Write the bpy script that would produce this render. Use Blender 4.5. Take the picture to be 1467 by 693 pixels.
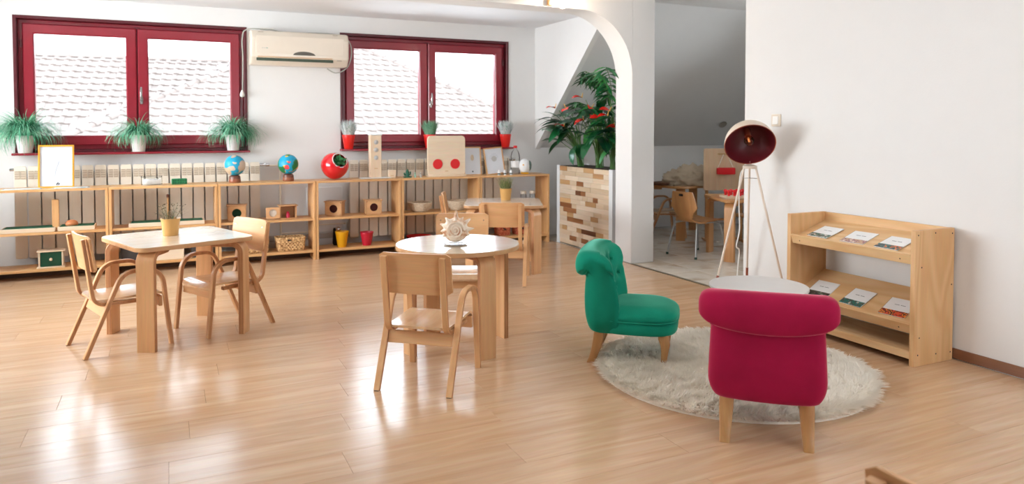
import bpy, bmesh, math, random
from mathutils import Vector, Matrix
for _o in list(bpy.data.objects): bpy.data.objects.remove(_o, do_unlink=True)
C = bpy.context.scene.collection
scn = bpy.context.scene
random.seed(7)
R_ = math.radians
PI = math.pi

# ------------------------------------------------------------------ camera
cam = bpy.data.cameras.new('camera'); co = bpy.data.objects.new('camera', cam); C.objects.link(co)
YAW, TILT = .440665, .0333748
co.location = (0, 0, 1.25)
co.rotation_euler = (PI/2 - TILT, 0, -YAW)
cam.sensor_width = 36; cam.lens = 36*1046.7/1467
cam.shift_y = -(346.5-217.58)/1467
cam.clip_start = .05; cam.clip_end = 200
cam.dof.use_dof = True; cam.dof.focus_distance = 3.7; cam.dof.aperture_fstop = 3.2
scn.camera = co

# ------------------------------------------------------------------ world and light
SKY = 6.5
w = bpy.data.worlds.new('sky'); scn.world = w; w.use_nodes = True
nt = w.node_tree; bg = nt.nodes['Background']
tc = nt.nodes.new('ShaderNodeTexCoord'); sx = nt.nodes.new('ShaderNodeSeparateXYZ')
cr = nt.nodes.new('ShaderNodeValToRGB')
cr.color_ramp.elements[0].position = 0; cr.color_ramp.elements[0].color = (.84, .92, 1, 1)
cr.color_ramp.elements[1].position = .8; cr.color_ramp.elements[1].color = (.72, .85, 1, 1)
nt.links.new(tc.outputs['Generated'], sx.inputs[0]); nt.links.new(sx.outputs['Z'], cr.inputs[0])
nt.links.new(cr.outputs[0], bg.inputs['Color']); bg.inputs['Strength'].default_value = SKY

def area(name, loc, rot, sx_, sy_, power, col=(1, 1, 1), portal=False, spread=PI):
    l = bpy.data.lights.new(name, 'AREA'); l.shape = 'RECTANGLE'; l.size = sx_; l.size_y = sy_
    l.energy = power; l.color = col; l.spread = spread
    o = bpy.data.objects.new(name, l); C.objects.link(o); o.location = loc; o.rotation_euler = rot
    if portal: l.cycles.is_portal = True
    return o
# daylight portals in the window openings (aim into the room)
area('window_daylight', (-.24, 7.66, 1.62), (-PI/2, 0, 0), 1.95, 1.2, 1, portal=True)
area('window_daylight', (2.545, 7.66, 1.62), (-PI/2, 0, 0), 1.95, 1.2, 1, portal=True)
area('side_fill_light', (-2.44, 5.5, 1.5), (0, -PI/2, 0), 1.5, 3.0, 112, (1, .98, .955))  # fill light added out of view on the left, brightens the back zone
area('rear_fill_light', (2.65, -2.36, 1.5), (PI/2, 0, 0), 2.1, 1.5, 13, (1, .97, .93))  # weak fill light added behind the camera
area('annex_fill_light', (6.85, 4.6, 1.55), (0, PI/2, 0), 1.1, 1.2, 15, (1, .97, .92))  # unseen fill light added for the annex

area('ceiling_fill_light', (1.9, 1.7, 2.575), (0, 0, 0), 1.5, 1.5, 12, (1, .99, .97))  # overhead fill added to give the rug and floor more top light
scn.view_settings.view_transform = 'Standard'; scn.view_settings.look = 'None'
scn.view_settings.gamma = 1; scn.view_settings.exposure = .56
scn.view_settings.use_curve_mapping = False

# ------------------------------------------------------------------ materials
def srgb(r, g, b):
    f = lambda c: (c/255/12.92) if c/255 <= .04045 else ((c/255+.055)/1.055)**2.4
    return (f(r), f(g), f(b), 1)
def new_mat(name):
    m = bpy.data.materials.new(name); m.use_nodes = True
    return m, m.node_tree, m.node_tree.nodes['Principled BSDF']
MC = {}
def plain(name, rgb, rough=.5, metal=0, bump=0, bscale=60, sheen=0, coat=0, trans=0, var=.04, spec=None, emit=None, ior=None):
    if name in MC: return MC[name]
    m, t, p = new_mat(name)
    col = srgb(*rgb)
    tc = t.nodes.new('ShaderNodeTexCoord'); n = t.nodes.new('ShaderNodeTexNoise'); n.inputs['Scale'].default_value = 9
    n.inputs['Detail'].default_value = 3
    mx = t.nodes.new('ShaderNodeMix'); mx.data_type = 'RGBA'
    mx.inputs['A'].default_value = tuple(c*(1-var) for c in col[:3])+(1,); mx.inputs['B'].default_value = tuple(min(1, c*(1+var)) for c in col[:3])+(1,)
    t.links.new(tc.outputs['Object'], n.inputs['Vector']); t.links.new(n.outputs['Fac'], mx.inputs['Factor'])
    t.links.new(mx.outputs['Result'], p.inputs['Base Color'])
    p.inputs['Roughness'].default_value = rough; p.inputs['Metallic'].default_value = metal
    if sheen: p.inputs['Sheen Weight'].default_value = sheen; p.inputs['Sheen Roughness'].default_value = .35
    if coat: p.inputs['Coat Weight'].default_value = coat; p.inputs['Coat Roughness'].default_value = .1
    if trans: p.inputs['Transmission Weight'].default_value = trans
    if spec is not None: p.inputs['Specular IOR Level'].default_value = spec
    if ior: p.inputs['IOR'].default_value = ior
    if emit: p.inputs['Emission Color'].default_value = srgb(*emit[0]); p.inputs['Emission Strength'].default_value = emit[1]
    if bump:
        n2 = t.nodes.new('ShaderNodeTexNoise'); n2.inputs['Scale'].default_value = bscale; n2.inputs['Detail'].default_value = 4
        b = t.nodes.new('ShaderNodeBump'); b.inputs['Strength'].default_value = bump; b.inputs['Distance'].default_value = .004
        t.links.new(tc.outputs['Object'], n2.inputs['Vector']); t.links.new(n2.outputs['Fac'], b.inputs['Height']); t.links.new(b.outputs[0], p.inputs['Normal'])
    MC[name] = m; return m
def wood(name, c1, c2, axis='Z', rough=.4, ringy=.5, scale=1.0, rand=.35, coat=0, bump=.15, c3=None, wavy=False):
    """grain runs along axis; per-object random shift and tone"""
    if name in MC: return MC[name]
    m, t, p = new_mat(name); L = t.links.new
    tc = t.nodes.new('ShaderNodeTexCoord'); oi = t.nodes.new('ShaderNodeObjectInfo')
    mp = t.nodes.new('ShaderNodeMapping')
    s = [14*scale]*3; s['XYZ'.index(axis)] = 1.1*scale
    mp.inputs['Scale'].default_value = s
    ad = t.nodes.new('ShaderNodeVectorMath'); ad.operation = 'ADD'
    mul = t.nodes.new('ShaderNodeMath'); mul.operation = 'MULTIPLY'; mul.inputs[1].default_value = 37
    L(oi.outputs['Random'], mul.inputs[0]); L(tc.outputs['Object'], ad.inputs[0]); L(mul.outputs[0], ad.inputs[1])
    L(ad.outputs[0], mp.inputs['Vector'])
    n1 = t.nodes.new('ShaderNodeTexNoise'); n1.inputs['Scale'].default_value = 1.2; n1.inputs['Detail'].default_value = 5; n1.inputs['Distortion'].default_value = ringy
    n2 = t.nodes.new('ShaderNodeTexNoise'); n2.inputs['Scale'].default_value = 9; n2.inputs['Detail'].default_value = 3
    L(mp.outputs[0], n1.inputs['Vector']); L(mp.outputs[0], n2.inputs['Vector'])
    r = t.nodes.new('ShaderNodeValToRGB'); r.color_ramp.elements[0].position = .32; r.color_ramp.elements[1].position = .68
    r.color_ramp.elements[0].color = srgb(*c2); r.color_ramp.elements[1].color = srgb(*c1)
    src = n1.outputs['Fac']
    if wavy:
        sn = t.nodes.new('ShaderNodeMath'); sn.operation = 'MULTIPLY'; sn.inputs[1].default_value = 42
        s2 = t.nodes.new('ShaderNodeMath'); s2.operation = 'SINE'; s3 = t.nodes.new('ShaderNodeMath'); s3.operation = 'MULTIPLY_ADD'
        s3.inputs[1].default_value = .15; s3.inputs[2].default_value = .52
        n1.inputs['Detail'].default_value = 1
        mp2 = t.nodes.new('ShaderNodeMapping'); q = [4.5]*3; q['XYZ'.index(axis)] = .8; mp2.inputs['Scale'].default_value = q
        L(ad.outputs[0], mp2.inputs['Vector']); L(mp2.outputs[0], n1.inputs['Vector'])
        L(n1.outputs['Fac'], sn.inputs[0]); L(sn.outputs[0], s2.inputs[0]); L(s2.outputs[0], s3.inputs[0]); src = s3.outputs[0]
    L(src, r.inputs[0])
    hs = t.nodes.new('ShaderNodeHueSaturation')
    mr = t.nodes.new('ShaderNodeMapRange'); mr.inputs['To Min'].default_value = 1-rand*.5; mr.inputs['To Max'].default_value = 1+rand*.35
    L(oi.outputs['Random'], mr.inputs['Value']); L(mr.outputs[0], hs.inputs['Value']); L(r.outputs[0], hs.inputs['Color'])
    mx = t.nodes.new('ShaderNodeMix'); mx.data_type = 'RGBA'; mx.blend_type = 'MULTIPLY'; mx.inputs['Factor'].default_value = .18
    L(hs.outputs[0], mx.inputs['A']); L(n2.outputs['Color'], mx.inputs['B'])
    L(mx.outputs['Result'], p.inputs['Base Color'])
    p.inputs['Roughness'].default_value = rough
    if coat: p.inputs['Coat Weight'].default_value = coat; p.inputs['Coat Roughness'].default_value = .12
    b = t.nodes.new('ShaderNodeBump'); b.inputs['Strength'].default_value = bump; b.inputs['Distance'].default_value = .001
    L(n2.outputs['Fac'], b.inputs['Height']); L(b.outputs[0], p.inputs['Normal'])
    MC[name] = m; return m

def ramp_noise(name, stops, scale=8, rough=.5, detail=2, sx=(1, 1, 1), constant=True):
    if name in MC: return MC[name]
    m, t, p = new_mat(name); L = t.links.new
    tc = t.nodes.new('ShaderNodeTexCoord'); mp = t.nodes.new('ShaderNodeMapping'); mp.inputs['Scale'].default_value = sx
    oi = t.nodes.new('ShaderNodeObjectInfo'); ad = t.nodes.new('ShaderNodeVectorMath'); ad.operation = 'ADD'
    mu = t.nodes.new('ShaderNodeMath'); mu.operation = 'MULTIPLY'; mu.inputs[1].default_value = 19
    n = t.nodes.new('ShaderNodeTexNoise'); n.inputs['Scale'].default_value = scale; n.inputs['Detail'].default_value = detail
    L(oi.outputs['Random'], mu.inputs[0]); L(tc.outputs['Object'], ad.inputs[0]); L(mu.outputs[0], ad.inputs[1]); L(ad.outputs[0], mp.inputs[0]); L(mp.outputs[0], n.inputs['Vector'])
    r = t.nodes.new('ShaderNodeValToRGB'); r.color_ramp.interpolation = 'CONSTANT' if constant else 'LINEAR'
    for i, (pos, c) in enumerate(stops):
        e = r.color_ramp.elements[i] if i < 2 else r.color_ramp.elements.new(pos)
        e.position = pos; e.color = srgb(*c)
    L(n.outputs['Fac'], r.inputs[0]); L(r.outputs[0], p.inputs['Base Color']); p.inputs['Roughness'].default_value = rough
    MC[name] = m; return m

WALL = plain('wall_paint', (231, 230, 229), .75, bump=.12, bscale=90, var=.015)
WALL2 = plain('annex_wall_paint', (222, 222, 222), .8, bump=.12, bscale=90, var=.02)
CEIL = plain('ceiling_paint', (232, 233, 236), .8, bump=.1, bscale=60, var=.015)
BIRCH = wood('birch_ply_z', (230, 180, 130), (212, 158, 108), 'Z', .36, rand=.12)
BIRCHX = wood('birch_ply_x', (230, 180, 130), (212, 158, 108), 'X', .36, rand=.12)
BIRCHY = wood('birch_ply_y', (230, 180, 130), (212, 158, 108), 'Y', .36, rand=.12)
PLYE = wood('ply_side_edge', (206, 150, 102), (176, 118, 76), 'Z', .45, scale=2.5, rand=.06)
TOP = wood('pale_birch_laminate', (244, 228, 206), (236, 214, 188), 'X', .26, rand=.05, coat=1.0, bump=.05)
EDGE = wood('birch_edge', (214, 168, 122), (190, 140, 94), 'X', .4, rand=.08)
PINE = wood('shelf_pine_x', (234, 186, 130), (220, 166, 108), 'X', .42, rand=.12)
PINEZ = wood('shelf_pine_z', (232, 182, 126), (218, 162, 104), 'Z', .42, rand=.12)
PINE_Y = wood('display_pine_y', (238, 198, 148), (226, 178, 124), 'Y', .45, rand=.08, wavy=True)
PINE_Z = wood('display_pine_z', (230, 184, 132), (218, 166, 112), 'Z', .45, rand=.06, wavy=True)
OAK = wood('oak_leg', (206, 158, 104), (180, 128, 78), 'Z', .4, rand=.08)
RED = plain('burgundy_paint', (140, 28, 44), .3, var=.12, coat=.3)
REDD = plain('burgundy_paint_dark', (84, 20, 30), .4, var=.12)
WHITE = plain('white_enamel', (238, 234, 226), .35)
RADM = plain('radiator_enamel', (236, 226, 210), .4)
CHROME = plain('chrome', (205, 205, 208), .25, metal=1)
BLACK = plain('black_plastic', (22, 22, 24), .45)
PAPER = plain('white_paper', (238, 238, 238), .6)
GLASSW = None
def glass_mat(name, tint=(1, 1, 1), rough=0, ior=1.35):
    if name in MC: return MC[name]
    m, t, p = new_mat(name); L = t.links.new
    o = t.nodes['Material Output']; tr = t.nodes.new('ShaderNodeBsdfTransparent'); gl = t.nodes.new('ShaderNodeBsdfGlossy')
    tr.inputs[0].default_value = (*tint, 1); gl.inputs['Roughness'].default_value = rough
    fr = t.nodes.new('ShaderNodeFresnel'); fr.inputs[0].default_value = ior; mx = t.nodes.new('ShaderNodeMixShader')
    L(fr.outputs[0], mx.inputs[0]); L(tr.outputs[0], mx.inputs[1]); L(gl.outputs[0], mx.inputs[2]); L(mx.outputs[0], o.inputs[0])
    t.nodes.remove(p); MC[name] = m; return m
PANE = glass_mat('window_glass', (.97, .985, .985))
GLS = glass_mat('clear_glass', (.97, .98, .98), .05, 1.18)

# ------------------------------------------------------------------ object helpers
def finish(bm, name, mat, parent=None, smooth=True, ang=38):
    me = bpy.data.meshes.new(name); bmesh.ops.recalc_face_normals(bm, faces=bm.faces)
    bm.to_mesh(me); bm.free()
    for m in (mat if isinstance(mat, (list, tuple)) else [mat]): me.materials.append(m)
    if smooth:
        me.shade_smooth(); me.set_sharp_from_angle(angle=R_(ang))
    return link(me, name, parent)
def link(me, name, parent=None, loc=(0, 0, 0), rot=(0, 0, 0)):
    o = bpy.data.objects.new(name, me); C.objects.link(o); o.parent = parent; o.location = loc; o.rotation_euler = rot
    return o
def thing(name, label, cat, loc=(0, 0, 0), rz=0, group=None, rot=None):
    o = bpy.data.objects.new(name, None); C.objects.link(o); o.empty_display_size = .1
    o.location = loc; o.rotation_euler = rot if rot else (0, 0, rz); o['label'] = label; o['category'] = cat
    if group: o['group'] = group
    return o
def tag(o, label, cat, group=None):
    o['label'] = label; o['category'] = cat
    if group: o['group'] = group
    return o
def struct(o): o['kind'] = 'structure'; return o
def lab(o, s): o['label'] = s; return o
def copy_thing(o, loc=None, rz=None, label=None, group=None, parent=None):
    c = o.copy(); C.objects.link(c); c.parent = parent
    for ch in list(o.children): copy_thing(ch, parent=c)
    if loc is not None: c.location = loc
    if rz is not None: c.rotation_euler = (0, 0, rz)
    if label: c['label'] = label
    if group: c['group'] = group
    return c
def bx(bm, c, s, bev=0, rot=None, seg=1, mi=0):
    r = bmesh.ops.create_cube(bm, size=1)
    vs = r['verts']
    for v in vs: v.co = Vector((v.co.x*s[0], v.co.y*s[1], v.co.z*s[2]))
    fs = {f for v in vs for f in v.link_faces}
    if bev:
        es = list({e for v in vs for e in v.link_edges})
        rr = bmesh.ops.bevel(bm, geom=es, offset=bev, segments=seg, affect='EDGES', profile=.5)
        vs = list({v for f in rr['faces'] for v in f.verts} | {v for v in vs if v.is_valid})
        fs = {f for v in vs for f in v.link_faces}
    M = Matrix.Translation(c)
    if rot is not None: M = M @ (rot.to_4x4() if isinstance(rot, Matrix) else Matrix.Rotation(rot, 4, 'Z'))
    bmesh.ops.transform(bm, matrix=M, verts=vs)
    for f in fs: f.material_index = mi
    return vs
def box(name, c, s, mat, parent=None, bev=.002, rot=None, seg=1):
    bm = bmesh.new(); bx(bm, (0, 0, 0), s, bev, None, seg)
    o = finish(bm, name, mat, parent); o.location = c
    if rot is not None: o.rotation_euler = rot
    return o
def rings(bm, R, closed=True, cap=True, mi=0, loop=False):
    """R list of lists of points"""
    V = [[bm.verts.new(p) for p in r] for r in R]; n = len(V[0])
    m = len(V)
    for i in range(m if loop else m-1):
        a, b = V[i], V[(i+1) % m]
        for j in range(n if closed else n-1):
            k = (j+1) % n
            try: f = bm.faces.new((a[j], a[k], b[k], b[j])); f.material_index = mi
            except ValueError: pass
    if cap and closed and not loop:
        for r in (V[0], V[-1]):
            try: f = bm.faces.new(r); f.material_index = mi
            except ValueError: pass
    return V
def lathe(bm, prof, c=(0, 0, 0), n=24, mi=0, cap=True, M=None, sx=1, sy=1):
    R = []
    for r, z in prof:
        r = max(r, 1e-5)
        R.append([(c[0]+sx*r*math.cos(2*PI*i/n), c[1]+sy*r*math.sin(2*PI*i/n), c[2]+z) for i in range(n)])
    if M is not None: R = [[M @ Vector(p) for p in r] for r in R]
    return rings(bm, R, mi=mi, cap=cap)
def tube(bm, pts, r, n=8, mi=0, rr=None):
    pts = [Vector(p) for p in pts]; R = []; up = Vector((0, 0, 1)); prev = None
    for i, p in enumerate(pts):
        d = (pts[min(i+1, len(pts)-1)]-pts[max(i-1, 0)]).normalized()
        if prev is None:
            a = d.cross(up); a = a.normalized() if a.length > .01 else Vector((1, 0, 0))
        else:
            a = (prev - d*prev.dot(d)).normalized()
        prev = a; b = d.cross(a)
        q = rr[i] if rr else r
        R.append([p+a*q*math.cos(2*PI*k/n)+b*q*math.sin(2*PI*k/n) for k in range(n)])
    return rings(bm, R, mi=mi)
def crom(P, n, closed=False):
    P = [Vector(p) for p in P]; out = []; m = len(P)
    segs = m if closed else m-1
    for s in range(segs):
        g = lambda i: P[i % m] if closed else P[max(0, min(m-1, i))]
        p0, p1, p2, p3 = g(s-1), g(s), g(s+1), g(s+2)
        for k in range(n):
            t = k/n
            out.append(.5*((2*p1)+(p2-p0)*t+(2*p0-5*p1+4*p2-p3)*t*t+(3*p1-p0-3*p2+p3)*t**3))
    if not closed: out.append(P[-1])
    return out
def fillet(P, r, n=7):
    """2D polyline with rounded inner corners"""
    P = [Vector(p) for p in P]; out = [P[0]]
    for i in range(1, len(P)-1):
        a = (P[i-1]-P[i]).normalized(); b = (P[i+1]-P[i]).normalized()
        ang = a.angle(b); d = min(r/math.tan(ang/2), .48*(P[i-1]-P[i]).length, .48*(P[i+1]-P[i]).length)
        s = P[i]+a*d; e = P[i]+b*d
        rad = d*math.tan(ang/2); cen = P[i]+(a+b).normalized()*(rad/math.sin(ang/2))
        v0 = s-cen; v1 = e-cen; tot = v0.angle(v1); sg = 1 if v0.x*v1.y-v0.y*v1.x > 0 else -1
        for k in range(n+1):
            th = sg*tot*k/n; cc, ss = math.cos(th), math.sin(th)
            out.append(cen+Vector((v0.x*cc-v0.y*ss, v0.x*ss+v0.y*cc)))
    out.append(P[-1]); return out
def strip(bm, P, y0, y1, t, ch=.003, mi=0, edge=None):
    """flat band of thickness t following the 2D path P in the XZ plane, spanning y0..y1"""
    R = []
    for i, p in enumerate(P):
        d = (P[min(i+1, len(P)-1)]-P[max(i-1, 0)]).normalized(); nx, nz = -d.y, d.x; h = t/2
        prof = [(-h, y0+ch), (-h+ch, y0), (h-ch, y0), (h, y0+ch), (h, y1-ch), (h-ch, y1), (-h+ch, y1), (-h, y1-ch)]
        R.append([(p.x+nx*a, yy, p.y+nz*a) for a, yy in prof])
    V = rings(bm, R, mi=mi)
    if edge is not None:
        for i in range(len(V)-1):
            for j in (1, 5):
                f = bm.faces.get((V[i][j], V[i][j+1], V[i+1][j+1], V[i+1][j]))
                if f: f.material_index = edge
    return V
def prism(bm, P, z0, z1, mi=0, ch=0):
    """outline P extruded along z, optional chamfer"""
    cx = sum(p[0] for p in P)/len(P); cy = sum(p[1] for p in P)/len(P)
    def sc(e):
        out = []
        for x, y in P:
            l = math.hypot(x-cx, y-cy) or 1; out.append((x-(x-cx)/l*e, y-(y-cy)/l*e))
        return out
    if ch:
        R = [[(x, y, z0) for x, y in sc(ch)], [(x, y, z0+ch) for x, y in P], [(x, y, z1-ch) for x, y in P], [(x, y, z1) for x, y in sc(ch)]]
    else: R = [[(x, y, z0) for x, y in P], [(x, y, z1) for x, y in P]]
    return rings(bm, R, mi=mi)
def rrect(w, h, r, n=6, cx=0, cy=0):
    P = []
    for sx_, sy_, a0 in ((1, 1, 0), (-1, 1, 90), (-1, -1, 180), (1, -1, 270)):
        for k in range(n+1):
            a = R_(a0+90*k/n); P.append((cx+sx_*(w/2-r)+r*math.cos(a), cy+sy_*(h/2-r)+r*math.sin(a)))
    return P
def slab(name, P, z0, z1, mat, parent=None, ch=.003, M=None):
    bm = bmesh.new(); prism(bm, P, z0, z1, ch=ch)
    if M is not None: bmesh.ops.transform(bm, matrix=M, verts=bm.verts)
    return finish(bm, name, mat, parent)
UP = Matrix.Rotation(PI/2, 4, 'X')      # turns an outline in XY + thickness z into a panel standing in XZ facing -Y

# ------------------------------------------------------------------ the room shell
XR = 3.83; YB = 7.5; YP = 5.56; YQ = 5.83; XL = -2.3; YF = -2.2; ZC = 2.62; ZD = 2.385
ZK = 1.0
def wallbox(name, x0, x1, y0, y1, z0, z1, mat, parent=None):
    bm = bmesh.new(); bx(bm, ((x0+x1)/2, (y0+y1)/2, (z0+z1)/2), (x1-x0, y1-y0, z1-z0))
    return finish(bm, name, mat, parent, smooth=False)
def multi(name, boxes, mat):
    bm = bmesh.new()
    for x0, x1, y0, y1, z0, z1 in boxes: bx(bm, ((x0+x1)/2, (y0+y1)/2, (z0+z1)/2), (x1-x0, y1-y0, z1-z0))
    return struct(finish(bm, name, mat, smooth=False))
W1 = (-1.185, .705, 1.03, 2.215); W2 = (1.60, 3.49, 1.03, 2.215)
T = .22
multi('wall_back', [(XL-.2, W1[0], YB, YB+T, 0, 2.7), (W1[1], W2[0], YB, YB+T, 0, 2.7), (W2[1], XR+.06, YB, YB+T, 0, 2.7),
    (W1[0], W1[1], YB, YB+T, 0, W1[2]), (W1[0], W1[1], YB, YB+T, W1[3], 2.7), (W2[0], W2[1], YB, YB+T, 0, W2[2]), (W2[0], W2[1], YB, YB+T, W2[3], 2.7)], WALL)
multi('wall_annex_back', [(XR+.06, 6.9, YB, YB+T, 0, 1.1)], WALL)
multi('wall_left', [(XL-.2, XL, YF-.2, 4.0, 0, 2.7), (XL-.2, XL, 7.0, YB+.1, 0, 2.7), (XL-.2, XL, 4.0, 7.0, 0, .75), (XL-.2, XL, 4.0, 7.0, 2.25, 2.7)], WALL)
multi('wall_front', [(XL-.2, 1.6, YF-.2, YF, 0, 2.7), (3.7, XR+.2, YF-.2, YF, 0, 2.7), (1.6, 3.7, YF-.2, YF, 0, .75), (1.6, 3.7, YF-.2, YF, 2.25, 2.7)], WALL)
multi('wall_right', [(XR, XR+.12, YF-.2, 4.12, 0, 2.7)], WALL)
# pillar
struct(box('wall_pillar', ((XR+4.08)/2, (YP+YQ)/2, 1.35), (.25, YQ-YP, 2.7), WALL, bev=.006))
# arch wall: outline in XZ with the rounded haunch cut out
bm = bmesh.new()
pts = [(XR, 2.7), (XR, 1.72)]
for k in range(1, 17):
    a = R_(90*k/16); pts.append((3.28+.55*math.cos(a), 1.72+.565*math.sin(a)))
pts += [(XL, 2.285), (XL, 2.7)]
f0 = bm.faces.new([bm.verts.new((x, YP, z)) for x, z in pts])
ex = bmesh.ops.extrude_face_region(bm, geom=[f0]); bmesh.ops.translate(bm, vec=(0, YQ-YP, 0), verts=[v for v in ex['geom'] if isinstance(v, bmesh.types.BMVert)])
struct(finish(bm, 'wall_arch', WALL, ang=25))
# cheek of the dormer: triangle above the sloped roof
slope = .9; ys = lambda z: 7.53-(z-.99)/slope
bm = bmesh.new()
P = [(YB, 1.0), (YB, 2.7), (ys(2.45), 2.7), (ys(2.45), 2.45)]
V = [[bm.verts.new((x, y, z)) for y, z in P] for x in (XR, XR+.06)]
bm.faces.new(V[0]); bm.faces.new(V[1][::-1])
for j in range(4): bm.faces.new((V[0][j], V[0][(j+1) % 4], V[1][(j+1) % 4], V[1][j]))
struct(finish(bm, 'wall_cheek', WALL, smooth=False))
# ceilings
multi('ceiling', [(XL-.2, XR+.1, YF-.2, YP+.1, ZC, 2.74)], CEIL)
multi('ceiling_dormer', [(XL-.2, XR+.05, YQ-.05, YB+.1, ZD, 2.5)], CEIL)
bm = bmesh.new()
V = [bm.verts.new(p) for p in ((XR+.005, 7.56, .965), (6.9, 7.56, .965), (6.9, 5.88, 2.475), (XR+.005, 5.88, 2.475))]
U = [bm.verts.new(v.co+Vector((0, .1, .12))) for v in V]
bm.faces.new(V); bm.faces.new(U[::-1])
for j in range(4): bm.faces.new((V[j], V[(j+1) % 4], U[(j+1) % 4], U[j]))
struct(finish(bm, 'ceiling_slope', WALL2, smooth=False))
multi('ceiling_annex', [(XR+.12, 6.9, 2.2, 5.95, 2.468, 2.6), (XR, XR+.12, 4.12, 5.56, 2.56, 2.7)], WALL2)
multi('wall_annex_right', [(6.7, 6.9, 2.2, 4.0, 0, 2.6), (6.7, 6.9, 5.2, YB+.1, 0, 2.6), (6.7, 6.9, 4.0, 5.2, 0, 1.0), (6.7, 6.9, 4.0, 5.2, 2.1, 2.6)], WALL2)
multi('wall_annex_front', [(XR+.12, 6.9, 2.0, 2.2, 0, 2.6)], WALL2)

cl = thing('ceiling_fill_frame', 'flat square white frame added around the ceiling fill light', 'lamp', (1.9, 1.7, ZC))  # unseen fixture, added to frame the overhead fill
bm = bmesh.new()
for k in range(4): bx(bm, (.78*math.cos(k*PI/2), .78*math.sin(k*PI/2), -.03), (.03 if k % 2 == 0 else 1.59, .03 if k % 2 else 1.59, .06), .003)
finish(bm, 'fill_frame', WHITE, cl)
# floors -------------------------------------------------------------
def floor_mat():
    m = wood('laminate_floor', (219, 183, 148), (204, 162, 124), 'X', .2, ringy=1.2, rand=.09, bump=.02)
    t = m.node_tree; p = t.nodes['Principled BSDF']; L = t.links.new
    tc = t.nodes.new('ShaderNodeTexCoord'); n = t.nodes.new('ShaderNodeTexNoise'); n.inputs['Scale'].default_value = 3
    mr = t.nodes.new('ShaderNodeMapRange'); mr.inputs['To Min'].default_value = .17; mr.inputs['To Max'].default_value = .27
    L(tc.outputs['Object'], n.inputs['Vector']); L(n.outputs['Fac'], mr.inputs['Value']); L(mr.outputs[0], p.inputs['Roughness'])
    p.inputs['Coat Weight'].default_value = .15; p.inputs['Coat Roughness'].default_value = .2
    return m
FLOORM = floor_mat()
DARKGAP = plain('floor_underlay', (120, 84, 56), .8)
fl = struct(wallbox('floor', XL-.2, XR, YF-.2, YB+.1, -.1, -.008, DARKGAP))
PWD, PLN = .192, 1.285
lens = {}
def plank_mesh(l):
    k = round(l, 3)
    if k not in lens:
        bm = bmesh.new(); bx(bm, (0, 0, 0), (l-.0007, PWD-.0007, .008), .0006)
        me = bpy.data.meshes.new('plank'); bm.to_mesh(me); bm.free(); me.materials.append(FLOORM); lens[k] = me
    return lens[k]
random.seed(3); rest = bmesh.new(); row = 0; y = YF
while y < YB:
    off = (row*.47) % 1*PLN; x = XL-off
    while x < XR:
        a, b = max(x, XL), min(x+PLN, XR)
        if b-a > .04:
            if y > .55: link(plank_mesh(b-a), 'floor_plank', fl, ((a+b)/2, y+PWD/2, -.004))
            else: bx(rest, ((a+b)/2, y+PWD/2, -.004), (b-a-.0007, PWD-.0007, .008))
        x += PLN
    y += PWD; row += 1
o = finish(rest, 'floor_planks_near', FLOORM, fl, smooth=False); o['kind'] = 'stuff'
FT = ramp_noise('marble_floor_tile', [(.3, (206, 190, 170)), (.5, (222, 212, 198)), (.7, (184, 160, 134))], 2.2, .22, 5, constant=False)
fa = struct(wallbox('floor_annex', XR+.0, 6.9, 2.0, YB+.1, -.1, -.008, plain('grout', (165, 158, 150), .9)))
bm = bmesh.new(); bx(bm, (0, 0, 0), (.327, .327, .008), .0012); tm = bpy.data.meshes.new('floor_tile'); bm.to_mesh(tm); bm.free(); tm.materials.append(FT)
nx = 9
for i in range(nx):
    for j in range(11):
        y = 3.9+.33*j
        if y+.165 > YB: continue
        x = XR+.022+.165+.33*i
        if x+.16 > 6.7: continue
        if y < 4.3 and x < XR+.25: continue
        link(tm, 'floor_tile', fa, (x, y, -.004))
struct(box('trim_1', (XR+.008, (4.12+YP)/2, .0015), (.026, YP-4.12, .007), plain('brass_strip', (120, 108, 84), .35, metal=.8), bev=.002))
BASEM = wood('baseboard_walnut', (140, 96, 70), (118, 76, 54), 'Y', .4)
struct(box('baseboard_right', (XR-.006, (YF+4.1)/2, .0335), (.012, 4.1-YF, .055), BASEM, bev=.003))
struct(box('baseboard_back', ((XL+XR)/2, YB-.006, .0335), (XR-XL-.02, .012, .055), plain('baseboard_grey', (150, 140, 132), .5), bev=.003))

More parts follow.
